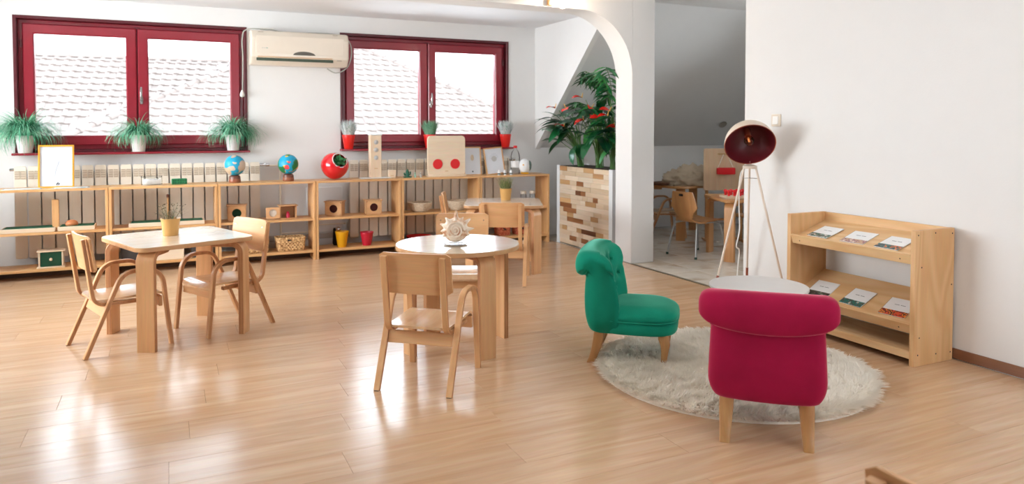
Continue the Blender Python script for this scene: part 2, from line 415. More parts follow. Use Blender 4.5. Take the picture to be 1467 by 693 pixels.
# windows ---------------------------------------------------------------
def window(name, x0, x1, z0, z1, mull, handle_side=1):
    Y0 = YB
    w = bpy.data.objects.new(name, None); C.objects.link(w); w['kind'] = 'structure'; w.location = ((x0+x1)/2, Y0, z0)
    ox, oz = (x0+x1)/2, z0
    def fr(pname, a, b, c, d, wd, y0, y1, mat, bev=.004):
        """rectangular frame a<x<b, c<z<d made of four mitred bars"""
        bm = bmesh.new()
        o_ = [(a, c), (b, c), (b, d), (a, d)]; i_ = [(a+wd, c+wd), (b-wd, c+wd), (b-wd, d-wd), (a+wd, d-wd)]
        n_ = 4; e = bev
        sec = []
        for k in range(4):
            (ax, az), (ix, iz) = o_[k], i_[k]
            dx, dz = (ix-ax)/wd, (iz-az)/wd
            prof = [(0, y1), (0, y0+e), (e, y0), (wd-e, y0), (wd, y0+e), (wd, y1)]
            sec.append([(ax+dx*t-ox, yy-Y0, az+dz*t-oz) for t, yy in prof])
        rings(bm, sec, loop=True)
        return finish(bm, pname, mat, w)
    fr('window_casing', x0, x1, z0, z1, .028, Y0-.012, Y0+.13, REDD)
    fr('window_frame', x0+.028, x1-.028, z0+.028, z1-.028, .05, Y0+.055, Y0+.14, RED)
    m = (x0+x1)/2
    for a, b in ((x0+.062, m-.004), (m+.004, x1-.062)):
        s = fr('sash', a, b, z0+.062, z1-.062, .088, Y0+.02, Y0+.085, RED, .01)
        g = box('glass_pane', ((a+b)/2-ox, .055, (z0+z1)/2-oz), (b-a-.16, .006, z1-z0-.28), PANE, s, bev=0)
    box('meeting_stile', (0, .075, (z1-z0)/2), (.05, .05, z1-z0-.1), REDD, w, bev=.004)
    for k in (.2, .8):
        for sx_ in (x0+.055, x1-.055):
            bm = bmesh.new(); lathe(bm, [(.007, -.035), (.007, .035)], (0, 0, 0), 10); o = finish(bm, 'hinge', REDD, w); o.location = (sx_-ox, .016, (z1-z0)*k)
    bm = bmesh.new(); bx(bm, (0, -.004, 0), (.026, .012, .075), .004); bx(bm, (0, -.03, .0), (.016, .04, .016), .004); bx(bm, (0, -.046, .055), (.02, .012, .13), .005)
    h = finish(bm, 'window_handle', CHROME, w); h.location = (m+(.03 if handle_side > 0 else -.02)-ox, .018, .47)
    lab(h, 'silver window handle')
    s = box('window_sill', (0, -.055+.02, -.008), (x1-x0+.02, .17, .02), RED, w, bev=.004)
    return w
window('window_1', *W1, 0); window('window_2', *W2, 0, handle_side=1)
# off-frame windows added to go with the fill lights (white frames)
def plain_window(name, c, sx_, sz_, axis):
    w = bpy.data.objects.new(name, None); C.objects.link(w); w['kind'] = 'structure'; w.location = c
    n = 3 if sx_ > 2 else 1
    bm = bmesh.new()
    for k in (-1, 1): bx(bm, (0, 0, k*(sz_/2-.03)), (sx_, .07, .06), .004)
    for k in range(n+1): bx(bm, (-sx_/2+.03+k*(sx_-.06)/n, 0, 0), (.06, .06, sz_-.12), .004)
    o = finish(bm, 'window_frame', WHITE, w)
    g = box('glass_pane', (0, 0, 0), (sx_-.1, .006, sz_-.1), PANE, w, bev=0)
    if axis == 'Y': w.rotation_euler = (0, 0, PI/2)
    return w
plain_window('added_window_3', (XL-.1, 5.5, 1.5), 3.0, 1.5, 'Y')
plain_window('added_window_4', (2.65, YF-.1, 1.5), 2.1, 1.5, 'X')
plain_window('added_window_5', (6.8, 4.6, 1.55), 1.2, 1.1, 'Y')

# neighbouring roofs ---------------------------------------------------------
TILE = ramp_noise('clay_tile', [(.3, (104, 90, 82)), (.55, (116, 102, 94)), (.75, (96, 82, 74))], 1.3, .85, 3, constant=False)
k_ = .577; ca = 1/math.sqrt(1+k_*k_)
TW, TE = .235, .30
bm = bmesh.new()
prof = [(-.118, .014), (-.10, .03), (-.06, .036), (-.02, .03), (.0, .016), (.06, .012), (.118, .014)]
A = [bm.verts.new((x, 0, z+.028)) for x, z in prof]; B = [bm.verts.new((x, .34, z+.004)) for x, z in prof]; D = [bm.verts.new((x, 0, z-.03)) for x, z in prof]
for j in range(6): bm.faces.new((A[j], A[j+1], B[j+1], B[j])); bm.faces.new((D[j], D[j+1], A[j+1], A[j]))
tile_me = bpy.data.meshes.new('roof_tile'); bm.to_mesh(tile_me); bm.free(); tile_me.materials.append(TILE)
def roof(name, label, Y0, z0, rows, xr, keep, vis, maxn, ridge, outline):
    r = thing(name, label, 'roof', (0, Y0, z0))
    ang = math.atan(k_); cells = []
    for j in range(rows):
        Yj = j*TE*ca; x = xr[0]+(j*.035) % TW
        while x < xr[1]:
            if keep(x, Y0+Yj): cells.append((x, Yj, Yj*k_))
            x += TW
    cells.sort(key=lambda c: (not vis(c[0], Y0+c[1]), c[1]*c[1]*0+abs(c[0]-1)*.01+c[1]))
    rest = bmesh.new()
    for i, (x, yy, zz) in enumerate(cells):
        if i < maxn: link(tile_me, 'roof_tile', r, (x, yy, zz), (ang, 0, random.uniform(-.02, .02)))
        else:
            base = len(rest.verts); rest.from_mesh(tile_me); rest.verts.ensure_lookup_table()
            bmesh.ops.transform(rest, matrix=Matrix.Translation((x, yy, zz)) @ Matrix.Rotation(ang, 4, 'X'), verts=rest.verts[base:])
    if len(rest.verts): o = finish(rest, 'roof_tiles_far', TILE, r, smooth=False); o['kind'] = 'stuff'
    else: rest.free()
    bm = bmesh.new()
    V = [bm.verts.new((x, yy-Y0, (yy-Y0)*k_-.02)) for x, yy in outline]; U = [bm.verts.new(v.co-Vector((0, 0, .18))) for v in V]
    bm.faces.new(V); bm.faces.new(U[::-1])
    for j in range(len(V)): q = (j+1) % len(V); bm.faces.new((V[j], V[q], U[q], U[j]))
    finish(bm, 'roof_deck', plain('roof_board', (120, 96, 84), .9), r, smooth=False)
    cap = bmesh.new(); 
    R = []
    for yy in (0, .36):
        rad = .10 if yy == 0 else .085
        R.append([(rad*math.cos(PI*q/6), yy, rad*math.sin(PI*q/6)*.8) for q in range(7)])
    rings(cap, R, closed=False); cm = bpy.data.meshes.new('ridge_tile'); cap.to_mesh(cm); cap.free(); cm.materials.append(TILE); cm.shade_smooth()
    for (xa, ya), (xb, yb) in ridge:
        a = Vector((xa, ya-Y0, (ya-Y0)*k_)); b = Vector((xb, yb-Y0, (yb-Y0)*k_)); n = int((b-a).length/.33); d = (b-a).normalized()
        q = d.to_track_quat('Y', 'Z').to_euler()
        for i in range(n): link(cm, 'ridge_tile', r, a+d*(.33*i), q)
    return r
roof('tiled_roof', 'long pale clay tiled roof with level ridge outside left window', 16.0, .55, 16, (-7, 5.5),
     lambda x, y: y < 20.15 and not (x > -.5+(y-16.4)/.9 and y < 20), lambda x, y: -4 < x < 1.8 and y > 16.6, 300, [((-7, 20.1), (5.4, 20.1))],
     [(-7.1, 16), (5.6, 16), (5.6, 20.15), (-7.1, 20.15)])
hl = lambda y: -.3+(y-16.41)/.9; hr = lambda y: 7.01-(y-16.61)/1.07
roof('tiled_roof', 'hipped pale clay tiled roof rising to a point beyond the right window', 13.5, .1, 25, (-3.6, 10.2),
     lambda x, y: hl(y)-.02 < x < hr(y)+.02, lambda x, y: y > 16.2 and x < 7.6, 300, [((hl(13.5), 13.5), (3.75, 20.0)), ((hr(13.5), 13.5), (3.75, 20.0))],
     [(hl(13.5), 13.5), (hr(13.5), 13.5), (3.76, 20.05)])
# ------------------------------------------------------------------ radiators and pipes
def radiator(x0, n, label):
    r = thing('radiator', label, 'radiator', (x0, 7.43, .13))
    bm = bmesh.new(); W_, H = .0995, .79
    P = rrect(W_-.011, H, .014, 3)
    prism(bm, [(p[0], p[1]+H/2) for p in P], .0, .012, ch=.003)
    bmesh.ops.transform(bm, matrix=Matrix.Translation((0, -.035, 0)) @ UP, verts=bm.verts)
    bx(bm, (0, 0, H/2), (.03, .06, H-.04)); bx(bm, (0, .02, H/2), (W_-.03, .02, H-.06))
    me = bpy.data.meshes.new('radiator_section'); bmesh.ops.recalc_face_normals(bm, faces=bm.faces); bm.to_mesh(me); bm.free(); me.materials.append(RADM)
    gb = bmesh.new()
    for s in (-1, 1): bx(gb, (s*.021, 0, 0), (.036, .003, .07), .001)
    gm = bpy.data.meshes.new('air_grille'); gb.to_mesh(gm); gb.free(); gm.materials.append(plain('radiator_grille', (190, 174, 154), .5))
    bb = bmesh.new(); 
    for k in range(3): bx(bb, (0, -.002, -.02+k*.02), (.092, .004, .003))
    bb_m = bpy.data.meshes.new('grille_bars'); bb.to_mesh(bb_m); bb.free(); bb_m.materials.append(RADM)
    for i in range(n):
        s = link(me, 'radiator_section', r, (W_*(i+.5), 0, 0))
        link(gm, 'air_grille', s, (0, -.049, .715)); link(bb_m, 'grille_bars', s, (0, -.050, .715))
    bm = bmesh.new(); lathe(bm, [(.012, 0), (.012, .05), (.018, .055), (.018, .085), (.01, .09)], n=12, M=Matrix.Translation((n*W_, 0, .76)) @ Matrix.Rotation(PI/2, 4, 'Y'))
    bx(bm, (n*W_+.05, 0, .765), (.02, .02, .03), .003)
    finish(bm, 'valve', CHROME, r)
    bm = bmesh.new(); lathe(bm, [(.012, 0), (.012, .03), (.006, .034)], n=12, M=Matrix.Translation((0, 0, .76)) @ Matrix.Rotation(-PI/2, 4, 'Y')); finish(bm, 'bleed_plug', CHROME, r)
    return r
radiator(-1.185, 20, 'long cream sectional radiator under the left window')
radiator(1.66, 18, 'cream sectional radiator under the right window')
def pipe(label, pts, r=.009, mat=None):
    bm = bmesh.new(); tube(bm, pts, r, 8); return tag(finish(bm, 'heating_pipe', mat or RADM), label, 'pipe')
pipe('thin cream pipe running down the wall right of the left radiator', [(.80+.06, 7.43, .88), (.99, 7.43, .88), (1.0, 7.45, .87), (1.0, 7.47, .85), (1.0, 7.475, .12)])
pipe('thin cream pipe running low along wall between the radiators', [(1.0, 7.482, .2), (1.35, 7.482, .2), (1.35, 7.482, .27), (1.62, 7.482, .27), (1.64, 7.46, .27)])
tag(box('wall_panel_frame', (1.43, 7.488, .42), (.36, .02, .46), WALL, bev=.006), 'white recessed service panel on wall behind the red and yellow cups', 'panel')
tag(box('cable_trunking', (1.3, 7.487, .155), (.9, .026, .05), plain('grey_trunking', (186, 178, 170), .5), bev=.004), 'grey cable trunking low on wall behind the wicker basket', 'trunking')
# ------------------------------------------------------------------ shelf units
SY0, SD = 7.02, .30
def shelf_unit(x0, x1, label):
    t = thing('shelf_unit', label, 'shelf', ((x0+x1)/2, SY0+SD/2, 0), group=None); wd = x1-x0-.004
    for s in (-1, 1): box('side_panel', (s*(wd/2-.011), 0, .3625), (.022, SD, .725), PINEZ, t)
    box('top_panel', (0, 0, .735), (wd, SD+.004, .02), PINE, t)
    box('middle_shelf', (0, .004, .381), (wd-.045, SD-.012, .02), PINE, t)
    box('bottom_shelf', (0, .004, .078), (wd-.045, SD-.012, .022), PINE, t)
    box('plinth', (0, .06, .033), (wd-.045, .018, .066), plain('plinth_brown', (96, 74, 58), .7), t)  # plinth is a darker brown than the pine panels
    for s in (-1, 1):
        bm = bmesh.new()
        for yy in (-.1, .1):
            for zz in (.38, .08): lathe(bm, [(.005, 0), (.004, .0015)], n=8, M=Matrix.Translation((s*(wd/2-.0002), yy, zz)) @ Matrix.Rotation(s*PI/2, 4, 'Y'))
        o = finish(bm, 'shelf_pin', CHROME, t)
    return t
shelf_unit(-1.32, -.458, 'pine open shelf unit at far left with yellow framed sheet on top')
shelf_unit(-.458, .402, 'pine open shelf unit second from left with green brick on top')
shelf_unit(.402, 1.262, 'pine open shelf unit with the two globes standing on top')
shelf_unit(1.262, 2.10, 'pine open shelf unit with red apple planter standing on top')
shelf_unit(2.10, 2.945, 'pine open shelf unit with red-dotted board on top')
shelf_unit(2.945, 3.765, 'pine open shelf unit at right end with bottle on top')
ZT, ZM, ZB = .7455, .3915, .0895      # surfaces to stand things on

# ------------------------------------------------------------------ items on the shelves
def framed(label, x, y, w_, h_, fw, fmat, art, lean=8, rz=0, cat='picture', z=ZT):
    t = thing('picture_frame', label, cat, (x, y, z), rot=(-R_(lean), 0, rz))
    bm = bmesh.new()
    o_ = [(-w_/2, 0), (w_/2, 0), (w_/2, h_), (-w_/2, h_)]; d = [(1, 1), (-1, 1), (-1, -1), (1, -1)]
    rings(bm, [[(a+dx*q, yy, b+dz*q) for q, yy in ((0, .012), (0, -.004), (.002, -.006), (fw, -.006), (fw, .012))] for (a, b), (dx, dz) in zip(o_, d)], loop=True)
    finish(bm, 'frame', fmat, t)
    box('backing', (0, .012, h_/2), (w_-.006, .004, h_-.006), plain('mdf_back', (170, 130, 90), .7), t, bev=0)
    s = box('sheet', (0, .004, h_/2), (w_-2*fw+.004, .002, h_-2*fw+.004), plain('pale_sheet', (214, 218, 226), .4), t, bev=0)
    art(t, w_, h_)
    return t
def curve_mark(t, pts, r, mat, name='drawn_line'):
    bm = bmesh.new(); tube(bm, [(a, .001, b) for a, b in pts], r, 5); return finish(bm, name, mat, t)
GREYLN = plain('grey_ink', (170, 172, 178), .7); DKINK = plain('dark_ink', (60, 60, 66), .7)
def art_a(t, w_, h_):
    curve_mark(t, crom([Vector((.02, h_*.62)), Vector((0, h_*.45)), Vector((-.015, h_*.25))], 5), .001, GREYLN)
    curve_mark(t, crom([Vector((-.07, h_*.68)), Vector((-.055, h_*.6)), Vector((-.04, h_*.56))], 5), .0008, GREYLN)
    for i in range(5): box('printed_mark', (.012+(i-2)*.005, .002, .028+.006*(i % 3)), (.004, .002, .012), DKINK, t, bev=0)
yellow = wood('yellow_beech_frame', (238, 178, 54), (226, 160, 40), 'Z', .45, rand=.02)
framed('yellow framed pale sheet leaning against the left radiator', -.85, 7.17, .26, .36, .013, yellow, art_a)
def art_b(t, w_, h_):
    bm = bmesh.new(); lathe(bm, [(.026, 0), (.026, .001)], n=16, M=Matrix.Translation((0, .001, h_*.62)) @ Matrix.Rotation(PI/2, 4, 'X'), sx=.7, sy=1.3); finish(bm, 'drawn_leaf', plain('beige_print', (206, 190, 168), .7), t)
    box('printed_mark', (0, .002, .04), (.014, .002, .014), DKINK, t, bev=0)
framed('small wood framed drawing standing beside the red-dotted board', 2.925, 7.17, .20, .30, .010, PINEZ, art_b, 7)
def art_c(t, w_, h_):
    for k in range(6):
        a = R_(30+k*24); curve_mark(t, [(0, h_*.5), (.05*math.cos(a), h_*.5+.08*math.sin(a)), (.055*math.cos(a+.3), h_*.5+.085*math.sin(a+.3))], .0012, GREYLN)
    bm = bmesh.new(); lathe(bm, [(.03, 0), (.03, .001)], n=16, M=Matrix.Translation((0, .001, h_*.58)) @ Matrix.Rotation(PI/2, 4, 'X')); finish(bm, 'drawn_leaf', plain('grey_print', (186, 186, 186), .7), t)
o = framed('tilted wood framed grey leaf drawing near right shelf end', 3.19, 7.16, .22, .29, .011, PINEZ, art_c, 9)
o.rotation_euler = (-R_(9), R_(-5), 0); o.location.z += .004
SHEET = ramp_noise('blue_map_print', [(.35, (196, 214, 226)), (.5, (226, 232, 236)), (.62, (150, 196, 214))], 16, .25)
for x, lb in ((-1.08, 'laminated pale blue sheet on leftmost shelf, left of yellow frame'), (-.735, 'laminated blue and white sheet in front of yellow frame')):
    t = thing('laminated_sheet', lb, 'sheet', (x, 7.10, ZT), R_(4))
    box('sheet', (0, 0, .002), (.27, .12, .003), SHEET, t, bev=.0008); box('border', (0, 0, .0042), (.24, .1, .001), plain('pale_blue', (206, 222, 230), .3), t, bev=0)
t = thing('cutlery_box', 'clear glass lidded box holding white cards', 'box', (-.13, 7.16, ZT))
bm = bmesh.new(); prism(bm, rrect(.165, .10, .02), .004, .07, ch=.003); finish(bm, 'glass_box', GLS, t)
box('card_stack', (0, 0, .03), (.14, .08, .045), PAPER, t); slab('lid', rrect(.17, .105, .02), .07, .08, GLS, t); box('base', (0, 0, .002), (.16, .095, .004), plain('beige_card', (214, 196, 176), .6), t)
t = thing('brick_block', 'green square-studded block on second shelf unit', 'block', (.09, 7.15, ZT), R_(2))
GRN = plain('bottle_green', (20, 122, 72), .4)
box('body', (0, 0, .025), (.125, .06, .05), GRN, t, bev=.003)
for i in range(6):
    for j in (0, 1): box('stud', (-.05+i*.02, -.031, .014+j*.022), (.013, .004, .014), plain('deep_green', (10, 92, 56), .4), t, bev=.001)
# globes
def globe_mat(name, stops, land_scale):
    if name in MC: return MC[name]
    m, t, p = new_mat(name); L = t.links.new
    tc = t.nodes.new('ShaderNodeTexCoord'); n = t.nodes.new('ShaderNodeTexNoise'); n.inputs['Scale'].default_value = land_scale; n.inputs['Detail'].default_value = 2.5
    v = t.nodes.new('ShaderNodeTexVoronoi'); v.inputs['Scale'].default_value = land_scale*1.2
    lt = t.nodes.new('ShaderNodeMath'); lt.operation = 'GREATER_THAN'; lt.inputs[1].default_value = .5
    r = t.nodes.new('ShaderNodeValToRGB'); r.color_ramp.interpolation = 'CONSTANT'
    for i, c in enumerate(stops):
        e = r.color_ramp.elements[i] if i < 2 else r.color_ramp.elements.new(i/len(stops)); e.position = i/len(stops); e.color = srgb(*c)
    sp = t.nodes.new('ShaderNodeSeparateColor'); mx = t.nodes.new('ShaderNodeMix'); mx.data_type = 'RGBA'; mx.inputs['A'].default_value = srgb(20, 160, 200)
    L(tc.outputs['Object'], n.inputs['Vector']); L(tc.outputs['Object'], v.inputs['Vector']); L(n.outputs['Fac'], lt.inputs[0]); L(v.outputs['Color'], sp.inputs[0]); L(sp.outputs[0], r.inputs[0])
    L(lt.outputs[0], mx.inputs['Factor']); L(r.outputs[0], mx.inputs['B']); L(mx.outputs['Result'], p.inputs['Base Color']); p.inputs['Roughness'].default_value = .45
    MC[name] = m; return m
DKW = plain('dark_turned_wood', (110, 62, 46), .35); RDW = plain('reddish_turned_wood', (150, 88, 60), .35)
def globe(x, label, mat):
    t = thing('globe', label, 'globe', (x, 7.15, ZT))
    bm = bmesh.new(); lathe(bm, [(.05, 0), (.052, .004), (.052, .03), (.05, .034)], n=28); finish(bm, 'base', RDW, t)
    bm = bmesh.new(); lathe(bm, [(.05, .034), (.05, .05), (.044, .062), (.03, .068)], n=28); finish(bm, 'collar', DKW, t)
    bm = bmesh.new(); bmesh.ops.create_uvsphere(bm, u_segments=36, v_segments=20, radius=.094); o = finish(bm, 'sphere', mat, t); o.location = (0, 0, .158); o.rotation_euler = (.3, .2, .4)
globe(.555, 'globe with blue seas and sand-coloured land', globe_mat('sand_globe', [(206, 186, 164), (210, 192, 172), (200, 178, 150)], 9))
globe(1.03, 'globe with blue seas and colourful continents', globe_mat('colour_globe', [(238, 180, 60), (40, 130, 70), (226, 70, 80), (240, 196, 90), (30, 120, 66), (236, 150, 60)], 9))
# apple planter
t = thing('apple_planter', 'glossy red apple-shaped planter with green plant', 'planter', (1.47, 7.16, ZT))
APR = plain('glossy_red', (212, 20, 34), .12, coat=.6)
bm = bmesh.new(); bmesh.ops.create_uvsphere(bm, u_segments=40, v_segments=28, radius=1)
for v in bm.verts:
    x_, y_, z_ = v.co; r = math.hypot(x_, y_)
    z2 = z_*.135 + (.0 if z_ < 0 else -.010*(1-r)**2); f = .135*(1-.03*z_-.16*max(0, -z_)**1.5)
    v.co = Vector((x_*f, y_*f, max(z2+.135, 0)))
nrm = Vector((.26, -.84, .44)).normalized(); cen = Vector((0, 0, .14))
dl = [f for f in bm.faces if (f.calc_center_median()-cen).normalized().dot(nrm) > .83]
bmesh.ops.delete(bm, geom=dl, context='FACES')
o = finish(bm, 'shell', APR, t); sm = o.modifiers.new('thickness', 'SOLIDIFY'); sm.thickness = .008
bm = bmesh.new(); M = Matrix.Translation(cen+nrm*.085) @ nrm.to_track_quat('Z', 'Y').to_matrix().to_4x4()
R = []
for i in range(29):
    a = 2*PI*i/28; R.append(M @ Vector((.074*math.cos(a), .074*math.sin(a), .022)))
tube(bm, R, .0045, 8); finish(bm, 'rim', plain('white_glaze', (240, 240, 240), .2), t)
bm = bmesh.new(); lathe(bm, [(.068, 0), (.0, .006)], n=20, M=Matrix.Translation(cen+nrm*.06) @ nrm.to_track_quat('Z', 'Y').to_matrix().to_4x4()); finish(bm, 'soil', plain('soil', (60, 44, 34), .9), t)
LEAFG = plain('leaf_green', (38, 112, 58), .45, var=.25)
def blade_mesh(name, L, W, mat, curl=.3, nseg=5, fold=.15, tip=1.0):
    bm = bmesh.new(); R = []
    for i in range(nseg+1):
        s = i/nseg; wdt = W/2*math.sin(PI*min(1, s*.92+.06))**.7*(1 if i < nseg else .05); a = curl*s
        px = L*s*math.cos(a*.8); pz = -L*s*math.sin(a*.8)
        R.append([(px, -wdt, pz+abs(wdt)*fold), (px, 0, pz), (px, wdt, pz+abs(wdt)*fold)])
    rings(bm, R, closed=False); me = bpy.data.meshes.new(name); bm.to_mesh(me); bm.free(); me.materials.append(mat); me.shade_smooth(); return me
sl = blade_mesh('leaf', .045, .024, LEAFG, .6, 3)
for i in range(44):
    a = random.uniform(0, 2*PI); tlt = random.uniform(.1, 1.1)
    q = (M.to_quaternion() @ (Matrix.Rotation(a, 3, 'Z') @ Matrix.Rotation(-PI/2+tlt, 3, 'Y')).to_quaternion()).to_euler()
    link(sl, 'leaf', t, cen+nrm*.085+Vector((random.uniform(-.04, .04), random.uniform(-.02, .0), random.uniform(-.035, .035))), q)
# tower block with three holes
WP = wood('pale_toy_wood', (242, 220, 194), (236, 210, 180), 'Z', .5, rand=.06)
t = thing('block_tower', 'tall pale wooden tower with three grey round windows', 'toy', (1.865, 7.15, ZT), R_(2))
box('tray', (.0, 0, .005), (.30, .1, .008), plain('white_tray', (236, 238, 240), .35), t); box('post', (0, 0, .219), (.112, .075, .42), WP, t, bev=.004)
box('cap', (0, 0, .434), (.122, .085, .010), plain('white_tray', (236, 238, 240), .35), t)
for k in range(3):
    bm = bmesh.new(); lathe(bm, [(.022, 0), (.022, .004), (.019, .006)], n=24, M=Matrix.Translation((0, -.036, .36-k*.077)) @ Matrix.Rotation(PI/2, 4, 'X')); lab(finish(bm, 'round_window', plain('silver_grey', (186, 186, 186), .35), t), 'grey round window')
box('slot', (0, -.038, .10), (.035, .004, .008), plain('tan_mark', (206, 168, 120), .6), t, bev=.001)
t = thing('stacking_block', 'small square pale block beside wooden tower', 'block', (2.03, 7.14, ZT))
box('body', (0, 0, .04), (.076, .05, .08), WP, t, bev=.004); box('slot', (0, -.026, .025), (.03, .003, .006), plain('tan_mark', (206, 168, 120), .6), t, bev=0)
# cactus figures
t = thing('toy_cactus', 'tiny dark green toy cactus on the shelf', 'toy', (2.19, 7.12, ZT))
bm = bmesh.new(); tube(bm, [(0, 0, 0), (0, 0, .06), (0, 0, .085)], .014, 10, rr=[.02, .017, .004]); tube(bm, [(0, 0, .03), (.028, 0, .032), (.03, 0, .06)], .009, 8); tube(bm, [(0, 0, .025), (-.03, 0, .028), (-.032, 0, .048)], .01, 8)
finish(bm, 'body', plain('cactus_green', (10, 88, 64), .5), t); box('base', (0, 0, .006), (.075, .05, .012), plain('cactus_green', (10, 88, 64), .5), t)
for i, xx in enumerate((2.27, 2.33)):
    t = thing('toy_figure', ('tiny pale green toy figure right of cactus', 'tiny grey toy figure nearest the red-dotted board')[i], 'toy', (xx, 7.12, ZT))
    bm = bmesh.new(); lathe(bm, [(.012, 0), (.01, .02), (.005, .03), (.009, .036), (.009, .044), (.002, .05)], n=12); finish(bm, 'body', plain(('mint', 'greyish')[i], ((150, 190, 170), (190, 186, 180))[i], .5), t)
# board with two red dots
t = thing('dotted_board', 'large rounded pale wooden board with two red discs', 'toy', (2.61, 7.12, ZT), R_(-1))
WP2 = wood('pale_board_wood', (244, 224, 198), (238, 214, 184), 'X', .5, rand=.04)
slab('board', rrect(.41, .41, .04, 6, 0, .215), -.02, .0, WP2, t, M=UP)
box('foot', (0, -.0, .011), (.41, .07, .022), WP2, t, bev=.003)
for s in (-1, 1):
    bm = bmesh.new(); lathe(bm, [(.052, 0), (.052, .006), (.05, .008)], n=32, M=Matrix.Translation((-.002+s*.095, .002, .128)) @ Matrix.Rotation(PI/2, 4, 'X')); lab(finish(bm, 'red_disc', plain('flat_red', (222, 26, 34), .5), t), 'red disc')
box('slot', (0, .0, .055), (.035, .004, .007), plain('tan_mark', (206, 168, 120), .6), t, bev=.001)
# bottle + penguin + jars behind the frames
t = thing('water_bottle', 'clear plastic bottle with red cap', 'bottle', (3.435, 7.2, ZT))
bm = bmesh.new(); lathe(bm, [(.045, 0), (.05, .01), (.05, .19), (.04, .235), (.018, .265), (.018, .28)], n=24); finish(bm, 'body', GLS, t)
bm = bmesh.new(); lathe(bm, [(.021, .28), (.021, .305), (.018, .308)], n=20); lab(finish(bm, 'cap', plain('flat_red', (222, 26, 34), .5), t), 'red screw cap')
bm = bmesh.new(); lathe(bm, [(.0505, .07), (.0505, .14)], n=24, cap=False); finish(bm, 'label_band', PAPER, t)
t = thing('toy_penguin', 'round white toy bird with grey wing and yellow foot', 'toy', (3.515, 7.13, ZT), R_(-20))
bm = bmesh.new(); lathe(bm, [(.04, .02), (.058, .05), (.062, .09), (.052, .135), (.03, .158), (.001, .165)], n=24); finish(bm, 'body', plain('toy_white', (238, 240, 242), .4), t)
bm = bmesh.new(); bmesh.ops.create_uvsphere(bm, u_segments=16, v_segments=10, radius=1); bmesh.ops.transform(bm, matrix=Matrix.Translation((.052, -.005, .09)) @ Matrix.Diagonal((.022, .035, .055, 1)), verts=bm.verts); finish(bm, 'wing', plain('speckled_green_grey', (92, 112, 104), .6, var=.4), t)
box('foot', (0, -.01, .01), (.085, .06, .02), plain('toy_yellow', (240, 176, 30), .4), t, bev=.008)
bm = bmesh.new(); lathe(bm, [(.009, 0), (.0, .018)], n=10, M=Matrix.Translation((-.02, -.056, .1)) @ Matrix.Rotation(PI/2, 4, 'X')); finish(bm, 'beak', plain('toy_yellow', (240, 176, 30), .4), t)
for xx, lb in ((3.06, 'tall glass jar of beige beads between framed drawings'), (3.345, 'glass jar of beige beads right of tilted frame')):
    t = thing('bead_jar', lb, 'jar', (xx, 7.27, ZT))
    bm = bmesh.new(); lathe(bm, [(.03, 0), (.034, .005), (.034, .15), (.028, .17)], n=18); finish(bm, 'glass', GLS, t)
    bm = bmesh.new(); lathe(bm, [(.03, .004), (.03, .09)], n=18); finish(bm, 'beads', plain('beads', (222, 208, 190), .7, bump=1, bscale=200), t)
    bm = bmesh.new(); lathe(bm, [(.031, .17), (.031, .19)], n=18); finish(bm, 'lid', WHITE, t)
for i, xx in enumerate((3.51, 3.62)):
    t = thing('glass_jar', ('small glass jar with pale lid on upper right shelf, left', 'small glass jar with pale lid on upper right shelf, right')[i], 'jar', (xx, 7.15, ZM))
    bm = bmesh.new(); lathe(bm, [(.028, 0), (.032, .006), (.032, .12), (.026, .135)], n=18); finish(bm, 'glass', GLS, t)
    bm = bmesh.new(); lathe(bm, [(.031, .135), (.031, .165), (.029, .167)], n=18); finish(bm, 'lid', plain('cream_lid', (232, 222, 206), .5), t)
for i in range(3):
    t = thing('mini_bottle', ('first of three tiny striped bottles beside tilted frame', 'middle of three tiny striped bottles beside tilted frame', 'last of three tiny striped bottles, nearest the bottle')[i], 'bottle', (3.17+i*.07, 7.045, ZT))
    bm = bmesh.new(); lathe(bm, [(.014, 0), (.015, .004), (.015, .035), (.009, .045), (.009, .055)], n=14); finish(bm, 'body', plain('toy_white', (238, 240, 242), .4), t)
    bm = bmesh.new(); lathe(bm, [(.0155, .01), (.0155, .022)], n=14, cap=False); lab(finish(bm, 'band', plain('dark_teal', (24, 66, 60), .4), t), 'dark green band')
# trays on the middle shelves
def tray(x, y, w_, d_, label, fill=None, z=ZM, loc=None):
    t = thing('wooden_tray', label, 'tray', (x, y, z))
    box('bottom', (0, 0, .004), (w_-.01, d_-.01, .006), WP2, t, bev=0)
    for s in (-1, 1): box('rim', (0, s*(d_/2-.005), .018), (w_, .01, .034), WP2, t); box('rim', (s*(w_/2-.005), 0, .018), (.01, d_-.022, .034), WP2, t)
    if fill: box('lining', (0, 0, .021), (w_-.03, d_-.03, .032), fill, t, bev=.002)
    return t
GF = plain('green_felt', (14, 92, 62), .8)
tray(-1.04, 7.14, .38, .2, 'wooden tray lined with green, left end of middle shelf', GF)
tray(-.70, 7.15, .27, .2, 'wooden tray lined with green under the orange ball', GF)
t = thing('upright_plank', 'upright wooden plank between the two green lined trays', 'block', (-.87, 7.1, ZM+.001)); box('plank', (.02, 0, .135), (.05, .02, .25), PINEZ, t, bev=.003); box('foot', (.02, 0, .006), (.05, .07, .01), PINEZ, t)
bm = bmesh.new(); bmesh.ops.create_uvsphere(bm, u_segments=24, v_segments=14, radius=.048); o = finish(bm, 'ball', plain('terracotta_ball', (206, 130, 82), .6)); o.scale = (1, 1, .72); o.location = (-.74, 7.13, ZM+.015+.0345); tag(o, 'flattened orange-brown ball in green lined tray', 'ball')
tray(-.01, 7.14, .60, .2, 'long green-lined wooden tray behind the potted dry plant', GF)
